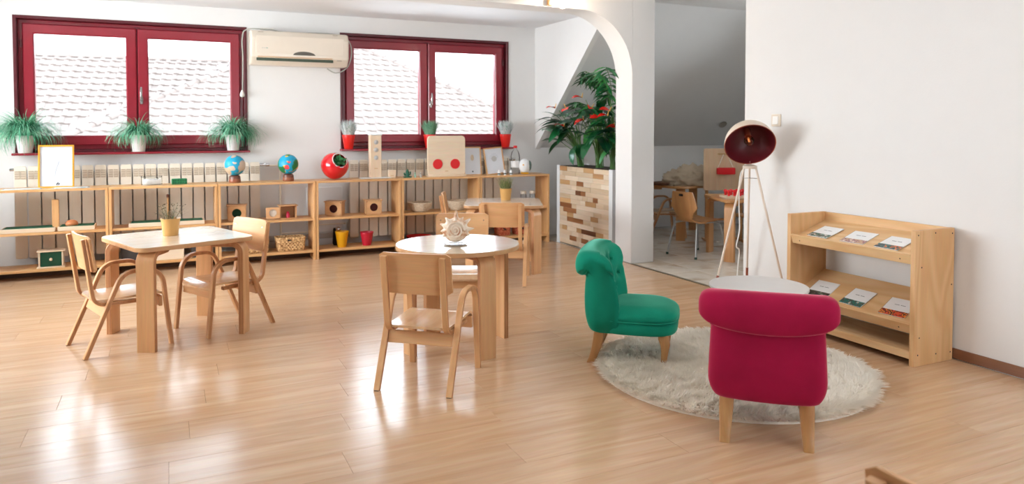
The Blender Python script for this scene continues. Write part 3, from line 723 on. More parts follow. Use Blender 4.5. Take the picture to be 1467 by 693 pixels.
t = thing('wooden_dowel', 'thin upright wooden dowel behind the potted dry plant', 'stick', (-.005, 7.2, ZM+.015)); bm = bmesh.new(); lathe(bm, [(.008, 0), (.008, .22), (.005, .226)], n=12); finish(bm, 'rod', PINEZ, t); bm = bmesh.new(); lathe(bm, [(.010, .22), (.010, .245), (.004, .25)], n=12); finish(bm, 'tip', DKW, t)
# boxes with round holes
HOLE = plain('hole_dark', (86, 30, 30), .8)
def hole_box(x, y, w_, h_, label, rz=0, hole=HOLE, over=True, z=ZM, side_hole=False):
    t = thing('posting_box', label, 'toy', (x, y, z), rz); d_ = .11
    for s in (-1, 1): box('side', (s*(w_/2-.004), 0, h_/2), (.008, d_, h_-.012), BIRCH, t, bev=.001)
    box('bottom', (0, 0, .004), (w_-.018, d_, .007), BIRCHX, t, bev=.001); box('back', (0, d_/2-.003, h_/2), (w_-.02, .006, h_-.014), BIRCHX, t, bev=.001)
    box('top', (0, 0, h_-.004), (w_+.018, d_+.02, .009), BIRCHX, t, bev=.0015)
    bm = bmesh.new(); r = h_*.27; n = 32; y0 = -d_/2
    for yy, fl in ((y0, 1), (y0+.006, 0)):
        pass
    out = []; inn = []
    hw, hh = (w_-.018)/2, (h_-.02)/2; cz = h_/2-.001
    for k in range(n):
        a = 2*PI*k/n; c_, s_ = math.cos(a), math.sin(a); q = min(hw/abs(c_) if abs(c_) > 1e-6 else 9, hh/abs(s_) if abs(s_) > 1e-6 else 9)
        out.append((q*c_, q*s_)); inn.append((r*c_, r*s_))
    rings(bm, [[(a, y0+.006, cz+b) for a, b in out], [(a, y0, cz+b) for a, b in out], [(a, y0, cz+b) for a, b in inn], [(a, y0+.006, cz+b) for a, b in inn]], loop=True)
    finish(bm, 'front_with_hole', BIRCHX, t)
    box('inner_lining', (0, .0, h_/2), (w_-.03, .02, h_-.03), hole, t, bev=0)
    return t
hole_box(.57, 7.16, .16, .15, 'small wooden box with green-lined round hole', R_(-6), plain('green_hole', (16, 70, 44), .8))
hole_box(1.47, 7.17, .165, .145, 'wooden box with round hole turned to show its side', R_(-28))
hole_box(1.84, 7.15, .155, .145, 'wooden box with round hole above the crimson cup', R_(-3))
t = thing('open_door_box', 'open wooden box with swung door holding red peg', 'toy', (1.02, 7.15, ZM))
for s in (-1, 1): box('side', (s*.072, 0, .062), (.008, .11, .115), BIRCH, t, bev=.001)
box('bottom', (0, 0, .004), (.135, .11, .007), BIRCHX, t); box('back', (0, .05, .062), (.135, .006, .112), plain('box_inside', (186, 140, 100), .6), t); box('top', (0, 0, .124), (.175, .13, .009), BIRCHX, t)
bm = bmesh.new(); lathe(bm, [(.018, 0), (.018, .03), (.012, .04), (.014, .05), (.004, .06)], n=16); o = finish(bm, 'peg', plain('magenta_peg', (190, 30, 70), .4), t); o.location = (0, -.02, .0085); lab(o, 'magenta peg')
bm = bmesh.new(); n = 28; out = []; inn = []
for k in range(n):
    a = 2*PI*k/n; c_, s_ = math.cos(a), math.sin(a); q = min(.062/abs(c_) if abs(c_) > 1e-6 else 9, .052/abs(s_) if abs(s_) > 1e-6 else 9); out.append((q*c_, q*s_)); inn.append((.034*c_, .036*s_))
rings(bm, [[(a-.14, -.052, .062+b) for a, b in out], [(a-.14, -.06, .062+b) for a, b in out], [(a-.14, -.06, .062+b) for a, b in inn], [(a-.14, -.052, .062+b) for a, b in inn]], loop=True)
finish(bm, 'swung_door', BIRCHX, t); box('door_lining', (-.14, -.049, .062), (.1, .003, .09), plain('pale_grey_panel', (206, 196, 184), .5), t, bev=0)
# bottom shelf
t = thing('drawer_box', 'small wooden box with dark green drawer', 'box', (-.89, 7.13, ZB), R_(3))
box('top', (0, 0, .137), (.20, .13, .01), WP2, t); box('bottom', (0, 0, .005), (.20, .13, .01), WP2, t)
for s in (-1, 1): box('side', (s*.082, 0, .071), (.012, .115, .12), WP2, t)
box('back', (0, .055, .071), (.15, .006, .12), WP2, t)
d = box('drawer', (0, -.045, .071), (.148, .02, .116), plain('deep_green_paint', (8, 72, 52), .4), t); bm = bmesh.new(); lathe(bm, [(.006, 0), (.012, .008), (.012, .014), (.005, .02)], n=16, M=Matrix.Translation((0, -.009, 0)) @ Matrix.Rotation(PI/2, 4, 'X')); lab(finish(bm, 'knob', WP2, d), 'round pale wooden knob')
t = thing('storage_box', 'plain pale wooden box on second lowest shelf', 'box', (.01, 7.14, ZB)); box('body', (0, 0, .05), (.22, .16, .10), WP2, t, bev=.003); box('lid', (0, 0, .105), (.228, .168, .012), WP2, t)
t = thing('storage_box', 'dark grey lidded box right of plain wooden box', 'box', (.255, 7.16, ZB)); box('body', (0, 0, .055), (.15, .15, .11), plain('charcoal_box', (70, 66, 66), .6), t, bev=.003); box('lid', (0, 0, .115), (.156, .156, .012), plain('charcoal_box', (70, 66, 66), .6), t)
t = thing('storage_box', 'dark grey lidded box on lowest shelf, behind table corner', 'box', (-.29, 7.17, ZB)); box('body', (0, 0, .055), (.17, .15, .11), plain('charcoal_box', (70, 66, 66), .6), t, bev=.003); box('lid', (0, 0, .115), (.176, .156, .012), plain('charcoal_box', (70, 66, 66), .6), t)
WICK = ramp_noise('wicker', [(.38, (150, 104, 62)), (.5, (206, 164, 112)), (.62, (222, 184, 132))], 60, .7, 2, (1, 1, 1), False)
RWICK = ramp_noise('red_wicker', [(.38, (140, 50, 30)), (.5, (196, 92, 60)), (.62, (210, 130, 90))], 60, .7, 2, (1, 1, 1), False)
def wicker(x, y, w_, d_, h_, label, slot=True, WICK=WICK):
    t = thing('wicker_basket', label, 'basket', (x, y, ZB)); n = 7
    P0 = rrect(w_*.92, d_*.9, .02, 3)
    box('basket_bottom', (0, 0, .006), (w_*.88, d_*.86, .010), WICK, t)
    for j in range(n):
        bm = bmesh.new(); f = .92+.08*j/n; P = rrect(w_*f, d_*f, .022, 3); z = .012+(h_-.012)*(j+.5)/n; R = []
        m = 56; per = []
        tot = len(P)
        for i in range(m):
            u = i/m*tot; a, b = P[int(u) % tot], P[(int(u)+1) % tot]; fr = u-int(u)
            per.append(((a[0]+(b[0]-a[0])*fr), (a[1]+(b[1]-a[1])*fr)))
        # even re-sampling by length
        Q = P+[P[0]]; ls = [0]
        for a, b in zip(Q, Q[1:]): ls.append(ls[-1]+math.hypot(b[0]-a[0], b[1]-a[1]))
        per = []
        for i in range(m):
            s_ = ls[-1]*i/m; k = max(q for q in range(len(ls)-1) if ls[q] <= s_); fr = (s_-ls[k])/max(ls[k+1]-ls[k], 1e-9)
            per.append((Q[k][0]+(Q[k+1][0]-Q[k][0])*fr, Q[k][1]+(Q[k+1][1]-Q[k][1])*fr))
        for i, (a, b) in enumerate(per):
            l = math.hypot(a, b); o_ = .003*(1 if (i+j) % 2 else -1); a *= 1+o_/l; b *= 1+o_/l; hh = (h_-.012)/n*.56; ux, uy = a/l, b/l
            R.append([(a+ux*.004*math.cos(q), b+uy*.004*math.cos(q), z+hh*math.sin(q)) for q in (0, PI/3, 2*PI/3, PI, 4*PI/3, 5*PI/3)])
        if slot and j in (4, 5): R = [r for r in R if not (r[0][1] < -d_*.4 and abs(r[0][0]) < w_*.14)]
        rings(bm, R, loop=True); finish(bm, 'woven_row', WICK, t)
    box('handle_slot', (0, -d_*.47, h_*.72), (w_*.26, .012, h_*.26), plain('slot_dark', (40, 34, 30), .8), t, bev=.002)
    return t
wicker(1.04, 7.15, .26, .18, .13, 'woven wicker basket with slot handle, under the open-door box')
wicker(.72, 7.15, .24, .18, .12, 'woven wicker basket partly hidden behind the chair back')
wicker(3.26, 7.16, .15, .13, .10, 'reddish woven basket lower right shelf, left one', True, RWICK)
wicker(3.47, 7.16, .15, .13, .10, 'reddish woven basket lower right shelf, right one', True, RWICK)
for xx in (1.0, 1.10):
    bm = bmesh.new(); bmesh.ops.create_icosphere(bm, subdivisions=2, radius=.03); o = finish(bm, 'pine_cone', plain('dark_cone', (52, 40, 36), .7)); o.location = (xx, 7.15, ZB+.05); o.scale = (1, 1, 1.3); tag(o, 'dark cone inside the wicker basket, '+('left one' if xx < 1.05 else 'right one'), 'cone')
def cup(x, label, col, z=ZB, h=.15, r0=.042, r1=.062, y=7.12):
    t = thing('bucket_cup', label, 'cup', (x, y, z)); m = plain('cup_%d' % col[0], col, .35)
    bm = bmesh.new(); lathe(bm, [(.001, .004), (r0-.003, .004), (r1-.003, h-.01), (r1-.001, h), (r1+.002, h), (r1+.003, h-.014), (r1, h-.016), (r0, 0), (.001, 0)], n=28, cap=False); finish(bm, 'body', m, t)
    bm = bmesh.new(); R = [(math.cos(2*PI*i/32)*(r1+.002), math.sin(2*PI*i/32)*(r1+.002), h) for i in range(33)]; tube(bm, R, .003, 6); finish(bm, 'rolled_rim', m, t)
cup(1.525, 'tall yellow cup on lowest shelf', (226, 162, 8)); cup(1.77, 'crimson cup on lowest shelf', (188, 22, 48), h=.13)
t = thing('magnifier', 'black round magnifier lying behind the yellow cup', 'toy', (1.50, 7.25, ZB)); bm = bmesh.new(); lathe(bm, [(.03, 0), (.04, .02), (.035, .15), (.03, .17), (.001, .172)], n=18); finish(bm, 'body', BLACK, t); bm = bmesh.new(); bmesh.ops.create_uvsphere(bm, u_segments=12, v_segments=8, radius=.026); o = finish(bm, 'lens', CHROME, t); o.location = (.01, -.025, .16)
BOWL = ramp_noise('rope_bowl', [(.4, (206, 184, 158)), (.6, (226, 208, 184))], 50, .8, 2, (1, 1, 3), False)
for xx, lb in ((2.33, 'coiled beige rope bowl on middle shelf, left one'), (2.745, 'coiled beige rope bowl on middle shelf behind chair back')):
    t = thing('rope_bowl', lb, 'bowl', (xx, 7.15, ZM))
    for j in range(7):
        bm = bmesh.new(); r = .075+.042*(j/6)**.7; R = [(math.cos(2*PI*i/36)*r, math.sin(2*PI*i/36)*r, .009+j*.0135) for i in range(37)]; tube(bm, R, .0082, 8); finish(bm, 'rope_coil', BOWL, t)
    bm = bmesh.new(); lathe(bm, [(.001, .002), (.075, .002), (.075, .01), (.001, .01)], n=24, cap=False); finish(bm, 'bowl_bottom', BOWL, t)
t = thing('red_tray', 'shallow bright red tray on lowest shelf', 'tray', (2.32, 7.15, ZB)); bm = bmesh.new(); lathe(bm, [(.001, .004), (.10, .004), (.12, .05), (.126, .052), (.126, .046), (.108, 0), (.001, 0)], n=32, cap=False); finish(bm, 'dish', plain('flat_red', (222, 26, 34), .4), t)
bm = bmesh.new(); tube(bm, [(.128*math.cos(2*PI*i/36), .128*math.sin(2*PI*i/36), .051) for i in range(37)], .004, 6); finish(bm, 'rim', plain('flat_red', (222, 26, 34), .4), t)
# ------------------------------------------------------------------ air conditioner
CREAM = plain('aged_white_plastic', (228, 216, 200), .35, coat=.3)
t = thing('air_conditioner', 'cream wall air conditioner between the two windows', 'air conditioner', (1.183, 7.5, 1.85))
P = [(0, .02), (0, .325), (-.15, .325), (-.18, .31), (-.195, .28), (-.2, .12), (-.185, .06), (-.15, .015), (-.10, 0)]
pr_ = fillet([(0, 0), (0, .325), (-.17, .325), (-.205, .25), (-.2, .07), (-.13, 0)], .03, 5); pr_ = pr_+[Vector((-.06, 0))]
bm = bmesh.new(); Rr = []
cy_, cz_ = -.1, .16
for x_, sc in ((-.462, .93), (-.458, .96), (-.448, .985), (-.43, 1), (.43, 1), (.448, .985), (.458, .96), (.462, .93)): Rr.append([(x_, min(-.001, cy_+(p.x-cy_)*(sc if p.x < -.1 else 1)), cz_+(p.y-cz_)*sc) for p in pr_])
rings(bm, Rr); finish(bm, 'housing', CREAM, t, ang=30)
GAPM = plain('vent_dark', (70, 84, 70), .6)  # dark grey-green for the air outlet
box('front_panel', (0, -.2045, .19), (.83, .004, .17), CREAM, t, rot=(R_(-1.5), 0, 0), bev=.002)
o = box('outlet', (-.05, -.188, .062), (.72, .012, .052), GAPM, t, rot=(R_(-20), 0, 0))
for k in range(2): box('louvre', (-.05, -.199+k*.010, .074-k*.026), (.70, .012, .011), plain('louvre_tan', (214, 182, 150), .5), t, rot=(R_(-30), 0, 0))
box('control_label', (.37, -.192, .066), (.05, .006, .024), plain('label_grey', (176, 162, 146), .5), t, rot=(R_(-12), 0, 0))
bm = bmesh.new(); pts_ = [(.105*math.cos(a), .036*math.sin(a)) for a in [PI*i/16 for i in range(17)]]; prism(bm, pts_, 0, .006); bmesh.ops.transform(bm, matrix=Matrix.Translation((.03, -.203, .098)) @ UP, verts=bm.verts); lab(finish(bm, 'display', plain('display_dark', (78, 72, 60), .25), t), 'dark half-moon display')
for xx in (-.37, .33): box('clip', (xx, -.196, .306), (.05, .006, .006), plain('label_grey', (176, 162, 146), .5), t)
for xx, c in ((-.355, (190, 186, 176)), (-.335, (190, 186, 176)), (-.315, (60, 150, 130))): box('badge', (xx, -.2075, .155), (.014, .003, .006), plain('badge_%d' % c[0], c, .4), t, bev=0)
bm = bmesh.new(); tube(bm, crom([(.66, 7.46, 1.60), (.665, 7.46, 1.9), (.66, 7.44, 2.1), (.70, 7.42, 2.185), (.9, 7.4, 2.195), (1.0, 7.4, 2.18), (1.2, 7.4, 2.178), (1.5, 7.4, 2.182), (1.66, 7.4, 2.13), (1.70, 7.42, 2.0), (1.66, 7.44, 1.86), (1.55, 7.44, 1.80), (1.46, 7.45, 1.84)], 8), .0055, 6)
o = finish(bm, 'power_cable', plain('grey_cable', (176, 176, 168), .5)); tag(o, 'thin grey cable looping round the air conditioner', 'cable')
bm = bmesh.new(); lathe(bm, [(.004, 0), (.02, .008), (.022, .03), (.012, .055), (.005, .07)], n=14); o = finish(bm, 'plug', WHITE); o.location = (.655, 7.455, 1.54); tag(o, 'white plug hanging on cable at edge of left window', 'plug')
box('cable_clip', (.88, 7.42, 2.2), (.12, .03, .018), WHITE, None); tag(bpy.data.objects['cable_clip'], 'small white clip above the air conditioner', 'clip')

# ------------------------------------------------------------------ window sill plants
import numpy as np
rng = np.random.default_rng(5)
def grass(name, n, base_r, L, droop, w_, mat, parent, z0, spread=1.0, seg=5, up=.9, zmin=-9, front=0):
    vs = []; fs = []
    for i in range(n):
        a = rng.uniform(0, 2*PI); r = base_r*math.sqrt(rng.uniform(0, 1)); l = L*rng.uniform(.55, 1.15); th = rng.uniform(.05, spread); dr = droop*rng.uniform(.5, 1.3)
        x, y, z = r*math.cos(a), r*math.sin(a), z0; ca_, sa_ = math.cos(a+rng.uniform(-.4, .4)), math.sin(a); b0 = len(vs); ang = PI/2-th
        for k in range(seg+1):
            ww = w_*(1-k/seg*.85)/2
            vs += [(x-sa_*ww, y+ca_*ww, z), (x+sa_*ww, y-ca_*ww, z)]
            st = l/seg; x += math.cos(ang)*ca_*st; y += math.cos(ang)*sa_*st*(.2 if sa_ > 0 else 1); z += math.sin(ang)*st; ang -= dr/seg
        for k in range(seg): q = b0+2*k; fs.append((q, q+1, q+3, q+2))
    me = bpy.data.meshes.new(name); me.from_pydata(vs, [], fs); me.materials.append(mat); me.shade_smooth()
    o = link(me, name, parent); o['kind'] = 'stuff'; return o
GRASS = ramp_noise('grass_green', [(.3, (40, 120, 84)), (.5, (96, 176, 138)), (.7, (170, 212, 180))], 14, .6, 2, constant=False)
SAGE = ramp_noise('heather', [(.35, (190, 204, 204)), (.5, (232, 234, 236)), (.65, (140, 180, 164))], 60, .7, 2, constant=False)
SAGEG = ramp_noise('heather_green', [(.35, (80, 150, 120)), (.5, (140, 186, 156)), (.65, (60, 130, 90))], 60, .7, 2, constant=False)
SOIL = plain('soil', (60, 44, 34), .9)
def pot(t, r0, r1, h, mat, rim=.01):
    bm = bmesh.new(); lathe(bm, [(.001, 0), (r0, 0), (r0+.002, .003), (r1-.002, h-rim), (r1, h-rim), (r1+.001, h), (r1-.005, h), (r1-.008, h-.015), (.001, h-.015)], n=32, cap=False); finish(bm, 'pot', mat, t)
    bm = bmesh.new(); lathe(bm, [(r1-.007, h-.012), (.001, h-.009)], n=20); finish(bm, 'soil', SOIL, t)
WPOT = plain('white_ceramic', (226, 222, 224), .35)
for x, lb, n, L, dr in ((-1.10, 'white pot of drooping grass at left end of left window', 900, .36, 2.6), (-.235, 'white pot of drooping grass in middle of left window', 600, .30, 2.8), (.565, 'white pot of drooping grass at right end of left window', 800, .32, 2.6)):
    t = thing('potted_grass', lb, 'plant', (x, 7.425, 1.032)); pot(t, .05, .072, .15, WPOT); grass('grass_blades', n, .055, L, dr, .009, GRASS, t, .14, 1.0, 7)
RPOT = plain('red_pot', (226, 36, 28), .35)
for x, lb, m in ((1.665, 'small red pot of pale heather at left end of right window', SAGE), (2.53, 'small red pot of green heather in middle of right window', SAGEG), (3.42, 'small red pot of pale heather at right end of right window', SAGE)):
    t = thing('potted_heather', lb, 'plant', (x, 7.425, 1.032)); pot(t, .042, .064, .145, RPOT, .022); grass('heather_sprigs', 420, .05, .15, .3, .012, m, t, .135, .45, 4)

# ------------------------------------------------------------------ child tables
def table_leg_path(Rr, H): return fillet([(Rr, 0), (Rr, H), (Rr-.17, H)], .055, 8)
def leg_obj(t, ang, Rr, H, wd=.10, th=.034):
    bm = bmesh.new(); strip(bm, table_leg_path(Rr-th/2, H-th/2), -wd/2, wd/2, th, edge=1)
    o = finish(bm, 'leg', [BIRCH, PLYE], t, ang=30); o.rotation_euler = (0, 0, ang)
    box('foot_pad', (Rr-th/2, 0, .001), (th*.8, wd*.8, .002), BLACK, o, bev=0)
    # dark glue lines of the bent plywood along both edges
    for q in (-.25, .25):
        b2 = bmesh.new(); pts_ = [(p.x+.0, p.y) for p in table_leg_path(Rr-th/2+q*th*1.0, H-th/2+q*th*1.0)]
        strip(b2, [Vector(p) for p in pts_], -wd/2-.0004, wd/2+.0004, .0022, .0003); finish(b2, 'ply_line', EDGE2, o)
    return o
EDGE2 = plain('ply_glue_line', (150, 98, 62), .5)
TH = .59; TT = .026
def table_square(label, x, y, rz, s=.68):
    t = thing('child_table', label, 'table', (x, y, 0), rz)
    slab('tabletop', rrect(s, s, .075, 7), TH-TT, TH-.003, EDGE, t, ch=.002)
    slab('laminate_surface', rrect(s-.004, s-.004, .073, 7), TH-.0032, TH, TOP, t, ch=.001)
    for k in range(4): leg_obj(t, PI/4+k*PI/2, .415, TH-TT)
    return t
table_square('square birch child table with small yellow pot, at left', .047, 4.88, R_(20.5))
table_square('square birch child table at the back near right shelves', 2.70, 5.91, R_(-24))
t = thing('round_child_table', 'round birch child table carrying the shell', 'table', (1.495, 3.90, 0))
circ = [(.352*math.cos(2*PI*i/64), .352*math.sin(2*PI*i/64)) for i in range(64)]
slab('tabletop', circ, TH-TT, TH-.003, EDGE, t, ch=.002); slab('laminate_surface', [(a*.995, b*.995) for a, b in circ], TH-.0032, TH, TOP, t, ch=.001)
for k in range(4): leg_obj(t, R_(10+90*k), .322, TH-TT)

# ------------------------------------------------------------------ child armchairs
SEATM = wood('birch_seat', (232, 194, 154), (218, 172, 128), 'X', .22, rand=.08, coat=.3)
def child_chair(label):
    t = thing('child_armchair', label, 'chair', (0, 0, 0), group=None)
    for s in (-1, 1):
        bm = bmesh.new(); strip(bm, fillet([(-.228, 0), (-.035, .447), (.170, .450), (.218, 0)], .095, 10), s*.182-.015, s*.182+.015, .022, edge=1)
        o = finish(bm, 'bent_leg_frame', [BIRCH, PLYE], t, ang=30)
        for xx in (-.228, .218): box('foot_pad', (xx, s*.182, .0008), (.018, .022, .0016), BLACK, o, bev=0)
        bm = bmesh.new(); strip(bm, fillet([(-.222, .645), (-.172, .278), (.10, .272)], .06, 8), s*.147-.015, s*.147+.015, .02, edge=1)
        finish(bm, 'back_post', [BIRCH, PLYE], t, ang=30)
    # backrest: bent panel in front of the posts
    bm = bmesh.new(); F_, Bk = [], []; n = 16; m = 8
    def bpt(u, v, off):
        y_ = .18*u; z_ = .462+.198*v
        cut = max(0, abs(u)-.93)/.07; z_ += (-1 if v > .5 else 1)*.014*cut*cut*abs(2*v-1)
        x_ = -.197-.018*(v-.5)*1.6+.020*u*u-.008+off; return (x_, y_, z_)
    for off, L_ in ((0, F_), (.011, Bk)):
        for j in range(m+1): L_.append([bm.verts.new(bpt(-1+2*i/n, j/m, off)) for i in range(n+1)])
    for L_ in (F_, Bk):
        for j in range(m):
            for i in range(n): bm.faces.new((L_[j][i], L_[j][i+1], L_[j+1][i+1], L_[j+1][i]))
    for j in range(m):
        for i in (0, n): bm.faces.new((F_[j][i], F_[j+1][i], Bk[j+1][i], Bk[j][i]))
    for i in range(n):
        for j in (0, m): bm.faces.new((F_[j][i], F_[j][i+1], Bk[j][i+1], Bk[j][i]))
    b = finish(bm, 'backrest', BIRCHY, t, ang=40)
    for s in (-1, 1):
        for zz in (.505, .615):
            bm = bmesh.new(); lathe(bm, [(.005, 0), (.004, .002)], n=8, M=Matrix.Translation((-.181-.029*(zz-.56)*0, s*.147, zz)) @ Matrix.Rotation(PI/2, 4, 'Y')); finish(bm, 'screw', CHROME, b)
    # seat
    bm = bmesh.new(); Tp, Bt = [], []; nx_, ny_ = 14, 10
    for off, L_ in ((0, Tp), (-.012, Bt)):
        for i in range(nx_+1):
            u = i/nx_; x_ = -.168+.37*u; row_ = []
            hw = .155+.008*u
            for j in range(ny_+1):
                v = -1+2*j/ny_; z_ = .304+.012*u*u-.010*(1-v*v)*math.sin(PI*min(1, u*1.1)) - .030*max(0, (u-.82)/.18)**2
                cor = .018*max(0, abs(v)-.8)/.2*(1 if i in (0, nx_) else 0)
                row_.append(bm.verts.new((x_+(cor if i == 0 else -cor if i == nx_ else 0), hw*v, z_+off)))
            L_.append(row_)
    for L_ in (Tp, Bt):
        for i in range(nx_):
            for j in range(ny_): bm.faces.new((L_[i][j], L_[i][j+1], L_[i+1][j+1], L_[i+1][j]))
    for i in range(nx_):
        for j in (0, ny_): bm.faces.new((Tp[i][j], Tp[i+1][j], Bt[i+1][j], Bt[i][j]))
    for j in range(ny_):
        for i in (0, nx_): bm.faces.new((Tp[i][j], Tp[i][j+1], Bt[i][j+1], Bt[i][j]))
    finish(bm, 'seat', SEATM, t, ang=40)
    box('front_apron', (.168, 0, .252), (.018, .334, .058), BIRCHY, t, bev=.002)
    box('rear_apron', (-.118, 0, .235), (.018, .334, .062), BIRCHY, t, bev=.002, rot=(0, R_(20), 0))
    return t
def look(px, py): pass
c0 = child_chair('birch child armchair left of the square table, facing right')
c0.location = (-.26, 4.75, 0); c0.rotation_euler = (0, 0, R_(18.5))
G_ = 'birch child armchairs'
c0['group'] = G_
for (x, y, a, lb) in ((.31, 4.92, 208, 'birch child armchair right of the square table, facing left'),
                      (1.17, 3.44, 50, 'birch child armchair in front of round table, back to viewer'),
                      (1.745, 4.50, 245, 'birch child armchair behind round table and shell, facing viewer'),
                      (2.474, 5.40, 60, 'birch child armchair in front of the rear square table'),
                      (2.44, 6.16, -23, 'birch child armchair left of the rear square table, mostly hidden'),
                      (1.33, .735, 8, 'birch child armchair cut off at the bottom right corner of view')):
    copy_thing(c0, (x, y, 0), R_(a), lb, G_)

# little potted plants on tables
def yellow_pot(x, y, label, n, L, mat, sp):
    t = thing('potted_plant', label, 'plant', (x, y, TH)); pot(t, .042, .056, .105, plain('ochre_pot', (206, 158, 92), .4), .008)
    grass('sprigs', n, .045, L, .5, .0045, mat, t, .09, sp, 4); return t
DRY = ramp_noise('dry_sprig', [(.35, (110, 96, 74)), (.5, (150, 134, 104)), (.65, (74, 96, 64))], 50, .8, 2, constant=False)
HTH = ramp_noise('green_sprig', [(.35, (90, 100, 66)), (.5, (150, 150, 100)), (.65, (66, 110, 66))], 50, .8, 2, constant=False)
t = yellow_pot(.01, 4.93, 'small ochre pot with dry twiggy plant on left table', 60, .11, DRY, .95)
# leaflets on the twigs
lm = blade_mesh('leaflet', .012, .006, DRY, .3, 2)
vs = []
for i in range(90):
    a = random.uniform(0, 2*PI); r = random.uniform(.01, .085); link(lm, 'leaflet', t, (r*math.cos(a), r*math.sin(a), .12+random.uniform(-.005, .075)), (random.uniform(0, 6), random.uniform(-1, 1), random.uniform(0, 6)))
yellow_pot(2.79, 6.05, 'small ochre pot with bushy sprigs on the rear table', 300, .12, HTH, .5)

# spiky shell on its glass plate --------------------------------------------
t = thing('seashell', 'spiky cream seashell with brown speckles standing on round table', 'shell', (1.462, 3.845, TH+.009), R_(-24))
t.scale = (1.14, 1, 1.16)
SHELLM = ramp_noise('shell', [(.3, (232, 212, 190)), (.52, (238, 222, 204)), (.62, (214, 178, 146)), (.70, (180, 120, 84))], 22, .4, 4, constant=False)
bm = bmesh.new(); n = 72; m = 12
def shell_r(a):
    sp = 0; 
    for a0, h, w_ in ((88, .042, 6.5), (128, .022, 6), (60, .016, 5), (38, .036, 6), (5, .032, 6), (158, .024, 6), (185, .014, 6), (-20, .012, 7), (205, .012, 6)):
        d = (math.degrees(a)-a0+180) % 360-180; sp += h*math.exp(-(d/w_)**2)
    return sp
for side in (-1, 1):
    pass
R = []
for k in range(m+1):
    v = -PI/2+PI*k/m; row_ = []
    for i in range(n):
        a = 2*PI*i/n; rr_ = math.cos(v)**.8*.062+shell_r(a)*math.cos(v)**5
        swirl = .006*math.sin(3*a+rr_*120)
        row_.append((rr_*math.cos(a), -(.034*math.sin(v)+swirl*math.cos(v)), .064+rr_*math.sin(a)*(.95 if math.sin(a) > 0 else .95)))
    R.append(row_)
rings(bm, R, cap=False)
for v in bm.verts: v.co.z = max(v.co.z, 0)
finish(bm, 'shell_body', SHELLM, t, ang=60)
bm = bmesh.new(); sp = []
for i in range(60):
    a = i*.32; r = .044*(1-i/60); sp.append((r*math.cos(a), -.03-.010*(i/60), .066+r*math.sin(a)))
tube(bm, sp, .006, 6, rr=[.007*(1-i/75) for i in range(60)]); finish(bm, 'spiral_ridge', SHELLM, t)
t = thing('glass_plate', 'small round glass plate under the seashell', 'plate', (1.462, 3.845, TH))
bm = bmesh.new(); lathe(bm, [(.001, 0), (.05, 0), (.068, .006), (.07, .008), (.066, .0085), (.05, .003), (.001, .003)], n=36, cap=False); finish(bm, 'dish', GLS, t)

# ------------------------------------------------------------------ velvet slipper chairs
def velvet(name, c, dark):
    if name in MC: return MC[name]
    m, t, p = new_mat(name); L = t.links.new
    lw = t.nodes.new('ShaderNodeTexNoise'); tc = t.nodes.new('ShaderNodeTexCoord'); lw.inputs['Scale'].default_value = 7; lw.inputs['Detail'].default_value = 4
    mx = t.nodes.new('ShaderNodeMix'); mx.data_type = 'RGBA'; mx.inputs['A'].default_value = srgb(*dark); mx.inputs['B'].default_value = srgb(*c)
    L(tc.outputs['Object'], lw.inputs['Vector']); L(lw.outputs['Fac'], mx.inputs['Factor']); L(mx.outputs['Result'], p.inputs['Base Color'])
    p.inputs['Roughness'].default_value = .85; p.inputs['Sheen Weight'].default_value = .9; p.inputs['Sheen Roughness'].default_value = .32
    p.inputs['Sheen Tint'].default_value = tuple(min(1, q*1.3+.25) for q in srgb(*c)[:3])+(1,); p.inputs['Specular IOR Level'].default_value = .15
    n2 = t.nodes.new('ShaderNodeTexNoise'); n2.inputs['Scale'].default_value = 500; b = t.nodes.new('ShaderNodeBump'); b.inputs['Strength'].default_value = .15; b.inputs['Distance'].default_value = .001
    L(tc.outputs['Object'], n2.inputs['Vector']); L(n2.outputs['Fac'], b.inputs['Height']); L(b.outputs[0], p.inputs['Normal'])
    MC[name] = m; return m
